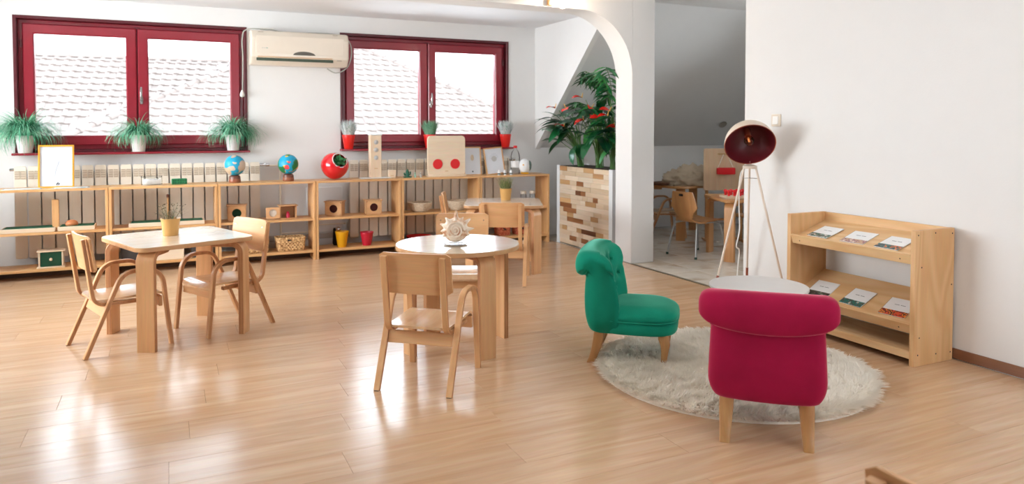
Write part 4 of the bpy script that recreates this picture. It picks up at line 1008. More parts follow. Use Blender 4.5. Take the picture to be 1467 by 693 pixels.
def slipper_chair(label, loc, rz, mat):
    t = thing('slipper_chair', label, 'chair', loc, rz)
    prof = [(-.175, .168), (-.215, .178), (-.238, .25), (-.246, .34), (-.244, .43), (-.240, .480), (-.244, .497), (-.260, .492), (-.276, .507), (-.290, .545), (-.287, .59), (-.266, .628), (-.232, .642), (-.188, .634), (-.155, .600), (-.138, .54), (-.125, .46), (-.112, .38), (-.100, .30), (-.092, .22), (-.100, .175)]
    pc = crom([(a, 0, b if b < .17 else .17+(b-.17)*.935) for a, b in prof], 4, True)
    def hw(z):
        if z < .26: return .168+.056*math.sqrt(1-(1-min(1, max(0, (z-.162)/.098)))**2)
        if z < .465: return .224-.010*(z-.26)/.205
        return .214+.046*min(1, (z-.465)/.03)
    btn = [(yy, zz) for zz, ys_ in ((.515, (-.11, 0, .11)), (.43, (-.165, -.055, .055, .165)), (.35, (-.11, 0, .11))) for yy in ys_]
    Rg = []; nu = 44
    for i in range(nu+1):
        phi = (-1+2*i/nu)*PI/2
        # spread rings so that the middle is even and the ends are rounded
        u = math.copysign(1-(1-abs(-1+2*i/nu))**1.15, -1+2*i/nu); e = max(0, (abs(u)-.80)/.20); sc = 1-.66*(1-math.sqrt(max(0, 1-e*e)))
        row_ = []
        for p in pc:
            x_, z_ = p.x, p.z
            inner = min(1, max(0, (x_+.215)/.08)) if z_ < .6 else min(1, max(0, (x_+.25)/.1))
            low = 1 if z_ < .45 else max(.30, 1-(z_-.45)/.18*.7)
            xc, zc = (-.17, z_) if z_ < .46 else (-.225, .535)
            if z_ >= .46 and x_ < -.15: sc_ = sc*(1-.16*abs(u)**3)
            else: sc_ = sc
            x_ = xc+(x_-xc)*sc; z_ = zc+(z_-zc)*(1-.8*(1-sc_) if z_ >= .46 else 1)
            if x_ < -.2 and .44 < z_ < .56: z_ -= .038*(1-u*u)*(1-abs(z_-.50)/.06)
            x_ += (.020+(.055+.03*(1-low))*inner*min(1, low+.35))*abs(u)**2.4
            y_ = hw(p.z)*u
            if inner > .6 and z_ > .3:
                for by, bz in btn:
                    d2 = (y_-by)**2+(z_-bz)**2; x_ -= .026*math.exp(-d2/.030**2)
                x_ += .005
            row_.append((x_, y_, z_))
        Rg.append(row_)
    bm = bmesh.new(); rings(bm, Rg); back = finish(bm, 'back', mat, t, ang=80)
    # seam under the roll and piping up the side
    ov = []
    bm = bmesh.new()
    pts_ = []
    for i in range(33):
        u = -.97+1.94*i/32; pts_.append((-.243+.020*abs(u)**2.4, .222*u, .474-.033*(1-u*u)))
    tube(bm, [(a+.004, b, c) for a, b, c in pts_], .0020, 6)
    finish(bm, 'roll_seam', mat, t)
    bm = bmesh.new(); bmesh.ops.create_uvsphere(bm, u_segments=10, v_segments=6, radius=.010); bme = bpy.data.meshes.new('button'); bm.to_mesh(bme); bm.free(); bme.materials.append(mat); bme.shade_smooth()
    for by, bz in btn:
        u = abs(by)/.222; link(bme, 'button', back, (-.137+(.515-bz)*.12+.075*u**2.4*(1 if bz < .45 else .9)+(.0), by, bz))
    # seat
    def outline(s, off=0):
        out = []
        for k in range(64):
            a = 2*PI*k/64; c_, s_ = math.cos(a), math.sin(a); n_ = 3.4 if c_ > 0 else 5
            ex_ = 2/n_; x_ = .055+(.19+off)*s*math.copysign(abs(c_)**ex_, c_); y_ = (.214+off)*s*math.copysign(abs(s_)**ex_, s_)*(1-.06*max(0, c_))
            out.append((x_, y_))
        return out
    bm = bmesh.new(); rings(bm, [[(a, b, z) for a, b in outline(1, o_)] for o_, z in ((-.02, .168), (-.006, .171), (0, .18), (.003, .205), (0, .232), (-.006, .236))]); finish(bm, 'seat_base', mat, t, ang=70)
    bm = bmesh.new(); rings(bm, [[(a, b, z+(.006*(1-((a-.05)/.2)**2) if s < .9 else 0)) for a, b in outline(s, o_)] for s, o_, z in ((1, -.006, .234), (1, .004, .242), (1, .008, .256), (1, .004, .273), (1, -.008, .286), (.92, -.012, .296), (.8, -.01, .302), (.6, 0, .306), (.35, 0, .308), (.08, 0, .309))]); finish(bm, 'seat_cushion', mat, t, ang=80)
    bm = bmesh.new(); P_ = outline(1, .004); tube(bm, [(a, b, .238) for a, b in P_+[P_[0]]], .0048, 6); finish(bm, 'piping', mat, t)
    for s in (-1, 1):
        bm = bmesh.new(); Rg = []
        for z, xx, yy, q in ((.172, .175, .150, .026), (.15, .178, .152, .027), (.12, .186, .156, .024), (.08, .184, .156, .018), (.04, .180, .155, .0155), (.006, .184, .157, .016), (0, .184, .157, .0145)):
            Rg.append([(xx+q*a, s*yy+q*b, z) for a, b in ((-1, -.7), (-.7, -1), (.7, -1), (1, -.7), (1, .7), (.7, 1), (-.7, 1), (-1, .7))])
        rings(bm, Rg); finish(bm, 'front_leg', OAK, t, ang=50)
        bm = bmesh.new(); Rg = []
        for z, xx, q in ((.185, -.155, .028), (.13, -.162, .0275), (.08, -.173, .0245), (.03, -.190, .021), (.004, -.203, .020), (0, -.204, .0185)):
            Rg.append([(xx+q*a, s*(.150+.006*(1-z/.175))+q*b, z) for a, b in ((-1, -.8), (-.8, -1), (.8, -1), (1, -.8), (1, .8), (.8, 1), (-.8, 1), (-1, .8))])
        rings(bm, Rg); finish(bm, 'rear_leg', OAK, t, ang=50)
    return t
slipper_chair('emerald green velvet slipper chair with buttoned back', (2.285, 3.305, .0), R_(-40), velvet('green_velvet', (22, 150, 120), (8, 112, 90)))
slipper_chair('crimson velvet slipper chair seen from behind', (2.25, 2.285, .0), R_(47), velvet('crimson_velvet', (172, 22, 68), (132, 10, 48)))

# ------------------------------------------------------------------ rug
t = thing('round_rug', 'round shaggy cream rug under the armchairs and white table', 'rug', (2.60, 2.87, 0))
bm = bmesh.new(); lathe(bm, [(.001, 0), (.665, 0), (.672, .014), (.655, .026), (.001, .03)], n=72, cap=False); finish(bm, 'rug_base', plain('rug_backing', (246, 238, 224), .95), t)
N = 60000; a = rng.uniform(0, 2*PI, N); r = .672*np.sqrt(rng.uniform(0, 1, N)); x = r*np.cos(a); y = r*np.sin(a)
clump = np.sin(x*41+np.sin(y*27)*2)*np.cos(y*37+np.sin(x*31)*2)
ln = rng.uniform(.034, .058, N)*(1+.32*clump); th = rng.uniform(0, 2*PI, N)*.35+clump*1.0+a; ti = rng.uniform(.2, .8, N); edge = np.clip((r-.6)/.07, 0, 1); ti = ti*(1-edge)+edge*1.15; th = th*(1-edge)+a*edge
wv = .0036; px_, py_ = -np.sin(th)*wv, np.cos(th)*wv
def P_at(f, b): return np.stack([x+np.cos(th)*np.sin(ti*f)*ln*f, y+np.sin(th)*np.sin(ti*f)*ln*f, .012+np.cos(ti*b)*ln*f*.85], 1)
off = np.stack([px_, py_, np.zeros(N)], 1)
p0, p1, p2 = P_at(0, .5), P_at(.55, .7), P_at(1, 1)
V = np.concatenate([p0-off, p0+off, p1-off*.8, p1+off*.8, p2], 0); I = np.arange(N)
me = bpy.data.meshes.new('pile'); F4 = np.stack([I, I+N, I+3*N, I+2*N], 1); F3 = np.stack([I+2*N, I+3*N, I+4*N], 1)
me.vertices.add(5*N); me.vertices.foreach_set('co', V.ravel()); me.loops.add(7*N); me.loops.foreach_set('vertex_index', np.concatenate([F4.ravel(), F3.ravel()]).astype(np.int32))
me.polygons.add(2*N); me.polygons.foreach_set('loop_start', np.concatenate([np.arange(N)*4, 4*N+np.arange(N)*3]).astype(np.int32))
me.update(); me.validate(); 
pm_, pt_, pp_ = new_mat('cream_pile'); df = pt_.nodes.new('ShaderNodeBsdfDiffuse'); tl = pt_.nodes.new('ShaderNodeBsdfTranslucent'); ms = pt_.nodes.new('ShaderNodeMixShader')
df.inputs[0].default_value = tl.inputs[0].default_value = (.96, .92, .85, 1); ms.inputs[0].default_value = .55
pt_.links.new(df.outputs[0], ms.inputs[1]); pt_.links.new(tl.outputs[0], ms.inputs[2]); pt_.links.new(ms.outputs[0], pt_.nodes['Material Output'].inputs[0]); pt_.nodes.remove(pp_)
me.materials.append(pm_); me.shade_smooth()
o = link(me, 'pile', t); o['kind'] = 'stuff'

# ------------------------------------------------------------------ small white round table on the rug
t = thing('side_table', 'small low round white table on the rug', 'table', (2.877, 2.98, 0))
circ = [(.258*math.cos(2*PI*i/64), .258*math.sin(2*PI*i/64)) for i in range(64)]
slab('tabletop', circ, .385, .40, plain('matt_white_top', (214, 212, 210), .4), t, ch=.003)
bm = bmesh.new(); lathe(bm, [(.09, .372), (.09, .385)], n=24); finish(bm, 'leg_mount', OAK, t)
for k in range(3):
    a_ = R_(-15+120*k); bm = bmesh.new(); tube(bm, [(.10*math.cos(a_), .10*math.sin(a_), .38), (.185*math.cos(a_), .185*math.sin(a_), .012)], .014, 12, rr=[.016, .010]); finish(bm, 'leg', plain('reddish_beech', (160, 92, 62), .4), t)

# ------------------------------------------------------------------ display shelf with brochures
t = thing('display_shelf', 'pine magazine rack against right wall', 'shelf', (3.655, 2.95, 0))
X0, X1 = 3.50-3.655, 3.812-3.655
for s in (-1, 1):
    o = box('side_panel', ((X0+X1)/2, s*.42, .357), (X1-X0, .028, .714), PINE_Z, t, bev=.002)
    for xx, zz in ((X0+.02, .69), (.0, .695), (X1-.02, .685), (X0+.05, .52), (X1-.02, .41), (X0+.04, .15), (X0+.03, .06), (.02, .05), (X1-.02, .045)):
        bm = bmesh.new(); lathe(bm, [(.0045, 0), (.0035, .001)], n=8, M=Matrix.Translation((xx, s*.0141, zz-.357)) @ Matrix.Rotation(-s*PI/2, 4, 'X')); finish(bm, 'screw', BLACK, o)
IW = .812
def tilt_board(name, x0, z0, x1, z1, th):
    L_ = math.hypot(x1-x0, z1-z0); return box(name, ((x0+x1)/2, 0, (z0+z1)/2), (L_, IW, th), PINE_Y, t, rot=(0, -math.atan2(z1-z0, x1-x0), 0))
box('back_board', (X1-.010, 0, .655), (.018, IW, .115), PINE_Y, t)
tilt_board('sloping_shelf', X0+.026, .562, X1-.012, .655, .018); tilt_board('front_lip', X0+.006, .590, X0+.026, .535, .018)
tilt_board('sloping_shelf', X0+.030, .198, X1-.008, .340, .018); tilt_board('front_lip', X0+.006, .222, X0+.030, .168, .018)
box('bottom_shelf', ((X0+X1)/2, 0, .055), (X1-X0-.008, IW, .04), PINE_Y, t)
for zz, x_ in ((.555, X0+.002), (.19, X0+.002)):
    for yy in (-.34, .34):
        bm = bmesh.new(); lathe(bm, [(.004, 0), (.003, .001)], n=8, M=Matrix.Translation((X0+.0065, yy, zz)) @ Matrix.Rotation(-PI/2-R_(20), 4, 'Y')); finish(bm, 'screw', BLACK, t)
COV = [[(.36, (30, 90, 70)), (.46, (70, 60, 56)), (.54, (200, 196, 190)), (.62, (40, 130, 110))], [(.36, (196, 160, 130)), (.48, (150, 96, 110)), (.56, (226, 206, 190)), (.64, (210, 170, 130))], [(.36, (40, 60, 70)), (.46, (60, 120, 110)), (.54, (226, 110, 50)), (.62, (90, 80, 70))],
       [(.36, (40, 50, 50)), (.46, (90, 80, 70)), (.54, (30, 90, 70)), (.62, (160, 150, 140))], [(.36, (40, 120, 110)), (.46, (90, 80, 70)), (.54, (60, 150, 150)), (.62, (200, 190, 180))], [(.36, (226, 90, 60)), (.46, (120, 50, 50)), (.54, (240, 140, 60)), (.62, (60, 50, 56))]]
LBL = ['white brochure with dark green photo strip, upper shelf far end', 'white brochure with beige and purple photo strip, upper shelf middle', 'white brochure with teal and orange photo strip, upper shelf near end',
       'white brochure with dark photo strip, lower shelf half hidden by crimson chair', 'white brochure with turquoise photo strip, lower shelf middle', 'white brochure with orange photo strip, lower shelf near end']
i = 0
for (sx0, sz0, sx1, sz1, ys_, xc) in ((X0+.026, .562, X1-.012, .655, (3.205, 2.965, 2.735), 3.630), (X0+.030, .198, X1-.008, .340, (3.215, 2.96, 2.70), 3.622)):
    sl_ = math.atan2(sz1-sz0, sx1-sx0)
    for yy in ys_:
        zc_ = sz0+(xc-3.655-sx0)*math.tan(sl_)+.0135/math.cos(sl_)
        b = thing('brochure', LBL[i], 'brochure', (xc, yy, zc_), rot=(0, -sl_, R_((-4, 3, -2, 4, -3, 5)[i])), group='brochures on the pine magazine rack')
        box('pages', (0, 0, -.0008), (.15, .152, .0045), PAPER, b, bev=.0005)
        box('photo_strip', (-.052, 0, .0017), (.045, .152, .0008), ramp_noise('cover_photo_%d' % i, COV[i], 38, .35, 3), b, bev=0)
        for q in range(9): 
            if q not in (4,): box('title_mark', (.02, -.028+q*.007, .0017), (.0035, .005, .0006), DKINK, b, bev=0)
        bm = bmesh.new()
        for q in range(14):
            x_ = -.068+q*.0105; lathe(bm, [(.0032, -.0008), (.0032, .0008)], n=8, M=Matrix.Translation((x_, .077, .0)) @ Matrix.Rotation(PI/2, 4, 'Y'))
        finish(bm, 'spiral_binding', CHROME, b); i += 1

# ------------------------------------------------------------------ tripod lamp
LX, LY = 3.60, 3.82
t = thing('tripod_lamp', 'white tripod floor lamp with domed shade dark red inside', 'lamp', (LX, LY, 0))
COP = plain('copper_paint', (150, 74, 52), .35); LW = plain('lamp_white', (222, 206, 190), .4)
AP = Vector((0, 0, .985))
for k in range(3):
    a_ = R_(169.5-120*k); f_ = Vector((.30*math.cos(a_), .30*math.sin(a_), 0)); tp = Vector((.042*math.cos(a_), .042*math.sin(a_), .985)); mid = f_+(tp-f_)*.25
    if f_.x+LX > 3.815: f_.x = 3.815-LX
    bm = bmesh.new(); tube(bm, [mid, tp], .0075, 10); o = finish(bm, 'leg', LW, t)
    bm = bmesh.new(); tube(bm, [f_+Vector((0, 0, .004)), mid], .0085, 10, rr=[.007, .009]); lab(finish(bm, 'leg_tip', COP, o), 'copper leg tip')
bm = bmesh.new(); 
for k in range(3):
    a_ = R_(169.5-120*k); p = Vector((.062*math.cos(a_), .062*math.sin(a_), .905)); tube(bm, [(0, 0, .905), p], .003, 6)
finish(bm, 'spreader', CHROME, t)
bm = bmesh.new(); lathe(bm, [(.046, .970), (.048, .975), (.048, .988), (.03, .996), (.010, 1.0)], n=20); finish(bm, 'hub', LW, t)
view = Vector((-LX, -LY, 0)).normalized()
HC = Vector((0.0, 0.0, 1.135))+view*.10
view = Vector((-LX, -LY, 0)).normalized(); side = Vector((0, 0, 1)).cross(view)      # pointing back at the room
ax = (view*math.cos(R_(37))+Vector((0, 0, -1))*math.sin(R_(37))+side*.16).normalized()   # opening direction
Mh = Matrix.Translation(HC) @ (-ax).to_track_quat('Z', 'Y').to_matrix().to_4x4()
bm = bmesh.new(); prof = [(.167*math.cos(R_(q)), .167*math.sin(R_(q))) for q in range(0, 91, 6)]
lathe(bm, prof, n=48, M=Mh, cap=False); finish(bm, 'shade', LW, t)
bm = bmesh.new(); prof = [(.1635*math.cos(R_(q)), .1635*math.sin(R_(q))) for q in range(0, 91, 6)]
lathe(bm, prof, n=48, M=Mh, cap=False); lab(finish(bm, 'shade_lining', plain('dark_red_lining', (92, 14, 24), .45), t), 'dark red shade lining')
bm = bmesh.new(); tube(bm, [Mh @ Vector((.165*math.cos(2*PI*i/48), .165*math.sin(2*PI*i/48), 0)) for i in range(49)], .003, 6); lab(finish(bm, 'shade_rim', COP, t), 'copper shade rim')
bm = bmesh.new(); lathe(bm, [(.02, .09), (.022, .15), (.02, .163)], n=20, M=Mh); finish(bm, 'lamp_holder', COP, t)
bm = bmesh.new(); lathe(bm, [(.014, .095), (.016, .085), (.032, .055), (.034, .04), (.026, .02), (.001, .008)], n=20, M=Mh); finish(bm, 'bulb', glass_mat('amber_glass', (.95, .7, .6), .12), t)
bm = bmesh.new(); tube(bm, [Mh @ Vector((.006*math.cos(i*1.2), .006*math.sin(i*1.2), .03+i*.0018)) for i in range(24)], .0012, 5); finish(bm, 'filament', plain('filament', (240, 190, 130), .3, emit=((255, 190, 120), .6)), t)
bm = bmesh.new()
for s in (-1, 1): tube(bm, crom([Mh @ Vector((.02*s, 0, .168)), Mh @ Vector((.035*s, 0, .185)), Mh @ Vector((.014*s, 0, .205)), Mh @ Vector((0, 0, .20))], 5), .0022, 6)
finish(bm, 'wire_hook', CHROME, t)
bm = bmesh.new(); P_ = Mh @ Vector((0, 0, .16)); tube(bm, crom([AP+Vector((0, 0, .01)), AP+Vector((0, 0, .06))-view*.05, AP+Vector((0, 0, .14))-view*.10, P_-view*.03, P_], 5), .008, 8); finish(bm, 'neck', LW, t)
bm = bmesh.new(); tube(bm, crom([(-.02, -.0, .98), (-.055, .03, .93), (-.075, .02, .75), (-.04, .05, .55), (-.085, .03, .44), (-.05, .04, .40), (-.055, .05, .25), (-.06, .05, .10), (-.04, .06, .02), (-.10, .10, .006)], 8), .0042, 7)
finish(bm, 'cable', plain('white_cable', (236, 234, 230), .5), t)
bm = bmesh.new(); bx(bm, (-.10, .10, .013), (.05, .035, .025), .006); finish(bm, 'plug', WHITE, t)

# light switch
t = thing('light_switch', 'cream light switch on the white wall by the lamp', 'switch', (XR, 3.81, 1.30))
box('plate', (-.005, 0, 0), (.01, .085, .085), plain('switch_cream', (226, 214, 196), .4), t, bev=.003); o = box('rocker', (-.013, .0, 0), (.008, .05, .055), plain('switch_white', (240, 238, 234), .35), t, bev=.002, rot=(0, R_(4), 0))

# spotlight on the arch wall
t = thing('wall_spotlight', 'small wooden spotlight with lit bulb on arch wall', 'lamp', (2.98, YP, 2.36))
box('mount', (0, -.02, 0), (.06, .04, .14), OAK, t, bev=.003)
bm = bmesh.new(); tube(bm, [(.0, -.04, -.02), (.05, -.06, -.02), (.07, -.07, -.03)], .008, 8); finish(bm, 'arm', OAK, t)
bm = bmesh.new(); lathe(bm, [(.001, -.035), (.018, -.028), (.026, -.01), (.024, .01), (.014, .025), (.012, .04)], n=20); o = finish(bm, 'bulb', plain('lit_bulb', (255, 240, 214), .3, emit=((255, 236, 206), 30)), t); o.location = (.085, -.075, -.062)
l = bpy.data.lights.new('spotlight_glow', 'POINT'); l.energy = 7; l.color = (1, .80, .6); l.shadow_soft_size = .03; lo = bpy.data.objects.new('spotlight_glow', l); C.objects.link(lo); lo.parent = t; lo.location = (.075, -.115, -.05)

# ------------------------------------------------------------------ planter with plants
t = thing('planter_box', 'tall planter clad in mixed wood blocks with white metal corners', 'planter', (4.03, 6.45, 0))
PX0, PX1, PY0, PY1, PH = -.185, .185, -.55, .545, .845
box('core', (0, 0, PH/2-.01), (PX1-PX0-.03, PY1-PY0-.03, PH-.04), plain('planter_core', (90, 66, 48), .8), t, bev=0)
cm = bmesh.new()
for xx, yy in ((PX0, PY0), (PX0, PY1), (PX1, PY0), (PX1, PY1)):
    sx_, sy_ = (1 if xx < 0 else -1), (1 if yy < 0 else -1)
    bm = bmesh.new(); bx(bm, (xx+sx_*.001, yy+sy_*.028, PH/2), (.008, .062, PH), .001); bx(bm, (xx+sx_*.02, yy+sy_*.001, PH/2), (.036, .008, PH), .001); finish(bm, 'corner_post', plain('white_metal', (226, 230, 234), .35), t)
tones = [((228, 206, 178), (214, 186, 150)), ((238, 222, 200), (228, 206, 180)), ((206, 164, 116), (184, 136, 88)), ((172, 118, 76), (142, 90, 54)), ((232, 212, 186), (222, 196, 164)), ((218, 178, 128), (196, 148, 98)), ((130, 84, 56), (104, 64, 42))]
wm = [wood('cladding_%d' % i, a, b, 'Y', .5, rand=.2) for i, (a, b) in enumerate(tones)]
random.seed(11)
rows = 17; rh = (PH-.02)/rows
for j in range(rows):
    y = PY0+.060
    while y < PY1-.06:
        l_ = random.choice((.10, .14, .2, .28, .34)); b_ = min(y+l_, PY1-.058)
        if PY1-.058-b_ < .05: b_ = PY1-.058
        pick = random.choices(range(7), weights=(7, 12, 2.6, 2.0, 9, 2.6, 1.0))[0]
        d_ = random.uniform(.010, .014)
        box('wood_block', (PX0+.012-d_/2, (y+b_)/2, .012+rh*(j+.5)), (d_, b_-y-.001, rh-.001), wm[pick], t, bev=.0006); y = b_
    y = PX0+.036   # the end facing the room front
    for k in range(2):
        pick = random.choices(range(7), weights=(7, 8, 3, 2.4, 7, 3.5, 1.3))[0]; w__ = (PX1-PX0-.072)/2
        box('wood_block', (y+w__*(k+.5), PY0+.009, .012+rh*(j+.5)), (w__-.001, .012, rh-.001), wm[pick], t, bev=.0006)
box('soil', (0, 0, PH-.022), (PX1-PX0-.03, PY1-PY0-.03, .03), SOIL, t, bev=.004)
GR = [plain('anthurium_green', (22, 92, 48), .3, var=.3, coat=.25), plain('bright_leaf_green', (54, 132, 62), .35, var=.25), plain('deep_leaf_green', (12, 66, 42), .3, var=.3, coat=.2)]
SPA = plain('anthurium_red', (236, 44, 36), .2, var=.1, coat=.5)
heart = []
for gi, g in enumerate(GR): heart.append([blade_mesh('leaf', .26, .105, g, .7, 6, .25), blade_mesh('leaf', .22, .06, g, .5, 6, .2), blade_mesh('leaf', .34, .032, g, .55, 6, .3)])
fl_me = blade_mesh('red_flower', .11, .085, SPA, .5, 4, .3); sp_b = bmesh.new(); tube(sp_b, [(0, 0, 0), (.01, 0, .05)], .005, 6, rr=[.006, .003]); sp_me = bpy.data.meshes.new('flower_spike'); sp_b.to_mesh(sp_me); sp_b.free(); sp_me.materials.append(plain('spadix', (240, 190, 90), .4))
random.seed(23)
def leafy(label, cx_, cy_, n, kinds, cols, hmin, hmax, rad, flowers=0, lean=(0, 0), cat='plant', name='flamingo_flower'):
    t = thing(name, label, cat, (cx_, cy_, PH-.008)); z0 = 0; stems = bmesh.new()
    for i in range(n+flowers):
        a_ = random.uniform(0, 2*PI); r_ = random.uniform(.25, 1)*rad; h_ = random.uniform(hmin, hmax); fl_ = i >= n
        if fl_: h_ = random.uniform(.5*hmax, hmax+.08); a_ = random.uniform(R_(120), R_(280))
        bx_, by_ = random.uniform(-.03, .03), random.uniform(-.03, .03)
        tip = Vector((r_*math.cos(a_)*.85+lean[0]*h_, r_*math.sin(a_)+lean[1]*h_, h_))
        if cx_+tip.x > 4.15: tip.x = 4.15-cx_
        tip.y = max(tip.y, 6.02-cy_)
        pts_ = crom([Vector((bx_, by_, -.01)), Vector((bx_*.5+tip.x*.35, by_*.5+tip.y*.35, h_*.6)), tip], 4); tube(stems, pts_, .004, 5)
        tilt = random.uniform(-.9, .45) if not fl_ else random.uniform(-.6, .2)
        dirang = math.atan2(tip.y, tip.x)+random.uniform(-.5, .5)
        if cy_ < 6.3 and math.sin(dirang) < -.3: dirang = PI-.2*random.random()
        if fl_:
            f = link(fl_me, 'red_flower', t, tip+Vector((-.06, -.02, .02)), (random.uniform(-.6, .6), tilt, dirang)); link(sp_me, 'flower_spike', f)
        else: link(heart[random.choice(cols)][random.choice(kinds)], 'leaf', t, tip, (random.uniform(-.5, .5), tilt, dirang))
    o = finish(stems, 'stems', plain('stem_green', (86, 128, 66), .5), t); o['kind'] = 'stuff'; return t
leafy('tall red-flowered plant with big dark leaves at left end of planter', 3.98, 6.72, 28, (0, 0, 1), (0, 2, 0), .22, .52, .20, 3, (-.30, .1))
leafy('bushy red-flowered plant in middle of planter', 4.0, 6.38, 32, (0, 1, 2), (0, 2, 1), .25, .64, .22, 4, (-.12, 0))
leafy('red-flowered plant at near end of planter beside the pillar', 4.0, 6.12, 26, (0, 1, 2), (2, 0, 1), .22, .55, .16, 4, (-.08, 0))
def palm(label, cx_, cy_, n, L_, hs):
    t = thing('palm', label, 'plant', (cx_, cy_, PH-.008)); st = bmesh.new()
    lf = blade_mesh('leaflet', .19, .030, GR[0], .5, 4, .3); lf2 = blade_mesh('leaflet', .15, .026, GR[1], .5, 4, .3)
    for i in range(n):
        a_ = R_(105+ i*110/n+random.uniform(-15, 15)); pts_ = crom([Vector((0, 0, -.01)), Vector((.03*math.cos(a_), .03*math.sin(a_), hs*.55)), Vector((.12*math.cos(a_), .14*math.sin(a_), hs*.88)), Vector((.26*math.cos(a_), .36*math.sin(a_), hs*random.uniform(.9, 1.02)))], 6)
        tube(st, pts_, .004, 5)
        for k in range(9, len(pts_), 1):
            d = (pts_[k]-pts_[k-1]); h_ = math.atan2(d.y, d.x)
            for s in (-1, 1): link(random.choice((lf, lf2)), 'leaflet', t, pts_[k], (s*.5, random.uniform(-.1, .45), h_+s*random.uniform(.6, .95)))
    o = finish(st, 'stems', plain('stem_green', (86, 128, 66), .5), t); o['kind'] = 'stuff'; return t
palm('feathery palm rising highest at near end of the planter', 4.0, 6.10, 7, .5, .98)
palm('feathery palm behind the flowers in middle of planter', 4.06, 6.40, 5, .5, .68)

# ------------------------------------------------------------------ annex furniture
ORB = wood('annex_birch', (216, 160, 104), (196, 138, 84), 'Z', .4, rand=.08); ORX = wood('annex_birch_x', (216, 160, 104), (196, 138, 84), 'X', .35, rand=.08)
def annex_table(label, x, y, rz, w_, d_, h=.58, rr_=None):
    t = thing('work_table', label, 'table', (x, y, 0), rz)
    slab('tabletop', rrect(w_, d_, .07, 6), h-.026, h, ORX, t, ch=.003)
    for sx_ in (-1, 1):
        for sy_ in (-1, 1):
            bm = bmesh.new(); Rr = .10; strip(bm, fillet([(0, 0), (0, h-.043), (-.16, h-.043)], .05, 8), -.05, .05, .034); o = finish(bm, 'leg', ORB, t, ang=30)
            o.location = (sx_*(w_/2-.06), sy_*(d_/2-.06), 0); o.rotation_euler = (0, 0, math.atan2(sy_, sx_))
    return t
annex_table('orange-toned wooden table in annex holding the red pegs', 5.08, 5.41, R_(-22), .68, .68)
annex_table('wooden table at back of annex under a beige blanket', 5.46, 6.80, R_(10), .9, .62, .6)
# metal legged chair
t = thing('shell_chair', 'moulded plywood chair with grey metal legs in annex', 'chair', (4.70, 5.70, 0), R_(8))
bm = bmesh.new(); prof = crom([(.20, 0, .335), (.17, 0, .348), (.05, 0, .338), (-.10, 0, .335), (-.17, 0, .36), (-.195, 0, .43), (-.205, 0, .52), (-.225, 0, .63)], 5)
R = []
n = len(prof)
for i, p in enumerate(prof):
    s = i/(n-1); hwid = .17 if s < .42 else .17-.075*math.sin(PI*min(1, (s-.42)/.38)) if s < .8 else .17-.03*(s-.8)/.2*1.5
    nrm_ = (prof[min(i+1, n-1)]-prof[max(i-1, 0)]).normalized(); nn = Vector((-nrm_.z, 0, nrm_.x))*.006
    row_ = []
    for sd in (1, -1):
        for j in range(9): v = (-1+2*j/8)*sd; row_.append((p.x+nn.x*sd+.02*(v*v if s > .6 else 0), hwid*v, p.z+nn.z*sd+.012*(v*v if s < .4 else 0)))
    R.append(row_)
rings(bm, R); finish(bm, 'seat_shell', ORB, t, ang=50)
bm = bmesh.new(); bx(bm, (-.222, 0, .60), (.02, .05, .022), .004, None); o = finish(bm, 'grip_hole', plain('slot_dark', (40, 34, 30), .8), t)
STM = plain('grey_steel', (176, 178, 178), .3, metal=.8)
for s in (-1, 1):
    for fx in (-1, 1):
        bm = bmesh.new(); tube(bm, crom([(0, s*.10, .325), (fx*.12, s*.12, .325), (fx*.165, s*.15, .28), (fx*.215, s*.185, .012)], 6), .010, 10); o = finish(bm, 'metal_leg', STM, t)
        bm = bmesh.new(); lathe(bm, [(.013, 0), (.013, .022)], (fx*.216, s*.186, 0), n=12); finish(bm, 'foot_cap', plain('dark_green_rubber', (20, 60, 50), .6), o)
# bentwood armchair (same family as the child chairs)
c = copy_thing(c0, (5.12, 6.83, 0), R_(-15), 'birch child armchair in the annex beside the blanket table', G_)
# chair on the other side of the annex table
t = copy_thing(t, (5.50, 5.75, 0), R_(205), 'moulded plywood chair in annex beyond the orange-toned table, mostly hidden')
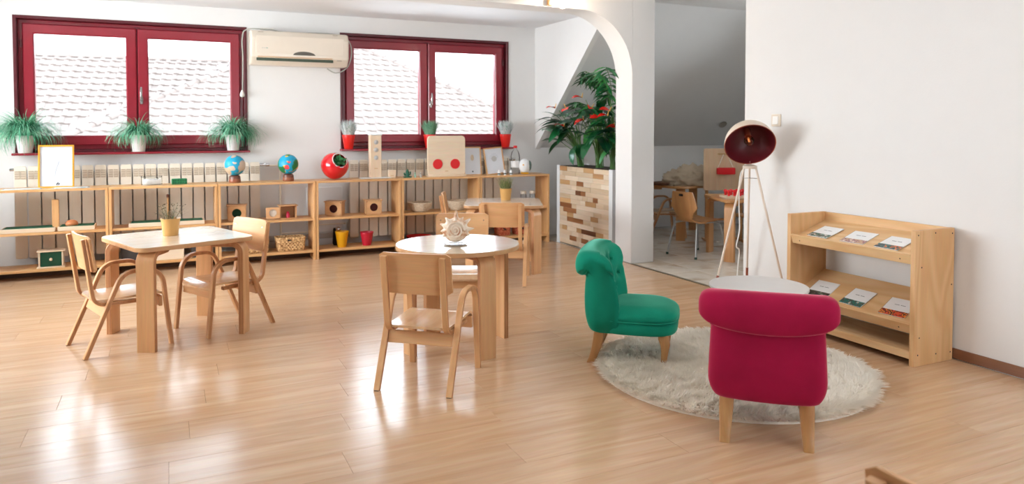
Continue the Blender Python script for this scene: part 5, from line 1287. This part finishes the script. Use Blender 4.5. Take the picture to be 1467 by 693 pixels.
# easel board with sling
t = thing('display_board', 'upright pale wooden board with hanging red basket in annex', 'board', (5.53, 6.25, 0), R_(-24))
slab('board', rrect(.46, .46, .02, 4, 0, .79), -.02, 0, wood('pale_board', (236, 206, 172), (226, 190, 152), 'Z', .5, rand=.03), t, M=UP)
for s in (-1, 1): box('support_leg', (s*.19, .025, .36), (.03, .03, .72), ORB, t)
for s in (-1, 1): box('foot', (s*.19, .02, .012), (.04, .24, .024), ORB, t)
box('hook_rail', (-.0, -.008, .96), (.16, .016, .018), plain('tan_mark', (206, 168, 120), .6), t)
bm = bmesh.new()
for s in (-1, 1): tube(bm, [(s*.02, -.018, .955), (s*.09, -.03, .80)], .003, 6)
finish(bm, 'hanging_cord', WHITE, t)
bm = bmesh.new(); bx(bm, (0, -.045, .775), (.20, .05, .075), .012, seg=2); lab(finish(bm, 'hanging_basket', plain('flat_red', (222, 26, 34), .4), t), 'red hanging basket')
# peg board
t = thing('peg_board', 'wooden peg tray with red pegs on annex table', 'toy', (4.92, 5.37, .58), R_(-22))
box('tray', (0, 0, .012), (.30, .2, .022), WP, t); bm = bmesh.new(); lathe(bm, [(.012, 0), (.012, .03), (.018, .034), (.018, .05), (.006, .058)], n=12); pm = bpy.data.meshes.new('red_peg'); bm.to_mesh(pm); bm.free(); pm.materials.append(plain('flat_red', (222, 26, 34), .4)); pm.shade_smooth()
for i in range(5):
    for j in range(2): link(pm, 'red_peg', t, (-.11+i*.055, -.05+j*.09, .023))
t = thing('blanket', 'crumpled beige blanket heaped on the rear annex table', 'blanket', (5.46, 6.72, .60))
bm = bmesh.new(); bmesh.ops.create_icosphere(bm, subdivisions=5, radius=1)
from mathutils import noise
for v in bm.verts:
    p = v.co.copy(); d = noise.noise(p*2.2)*.28+abs(noise.noise(p*5.1+Vector((3, 1, 2))))*.30-abs(noise.noise(p*10+Vector((1, 7, 2))))*.14
    v.co = Vector((p.x*.36*(1+d), p.y*.24*(1+d), max(0, p.z*.19*(1+1.3*d))+ (.0 if p.z > 0 else 0)))
finish(bm, 'folds', plain('beige_knit', (196, 178, 154), .95, bump=.6, bscale=120), t, ang=180)
bm = bmesh.new(); bx(bm, (0, 0, .015), (.30, .22, .03), .008); o = finish(bm, 'folded_cloth', plain('brown_cloth', (120, 84, 64), .9)); o.location = (5.12, 6.80, .60); o.rotation_euler = (0, 0, .2); tag(o, 'folded brown cloth at left of the beige blanket', 'cloth')
t = thing('smoke_detector', 'small round grey fitting on the sloped annex ceiling', 'fitting', (6.32, 7.185, 1.29), rot=(R_(180-42), 0, 0))
bm = bmesh.new(); lathe(bm, [(.05, 0), (.05, .01), (.035, .02), (.001, .022)], n=20); finish(bm, 'body', plain('fitting_grey', (150, 144, 134), .5), t)
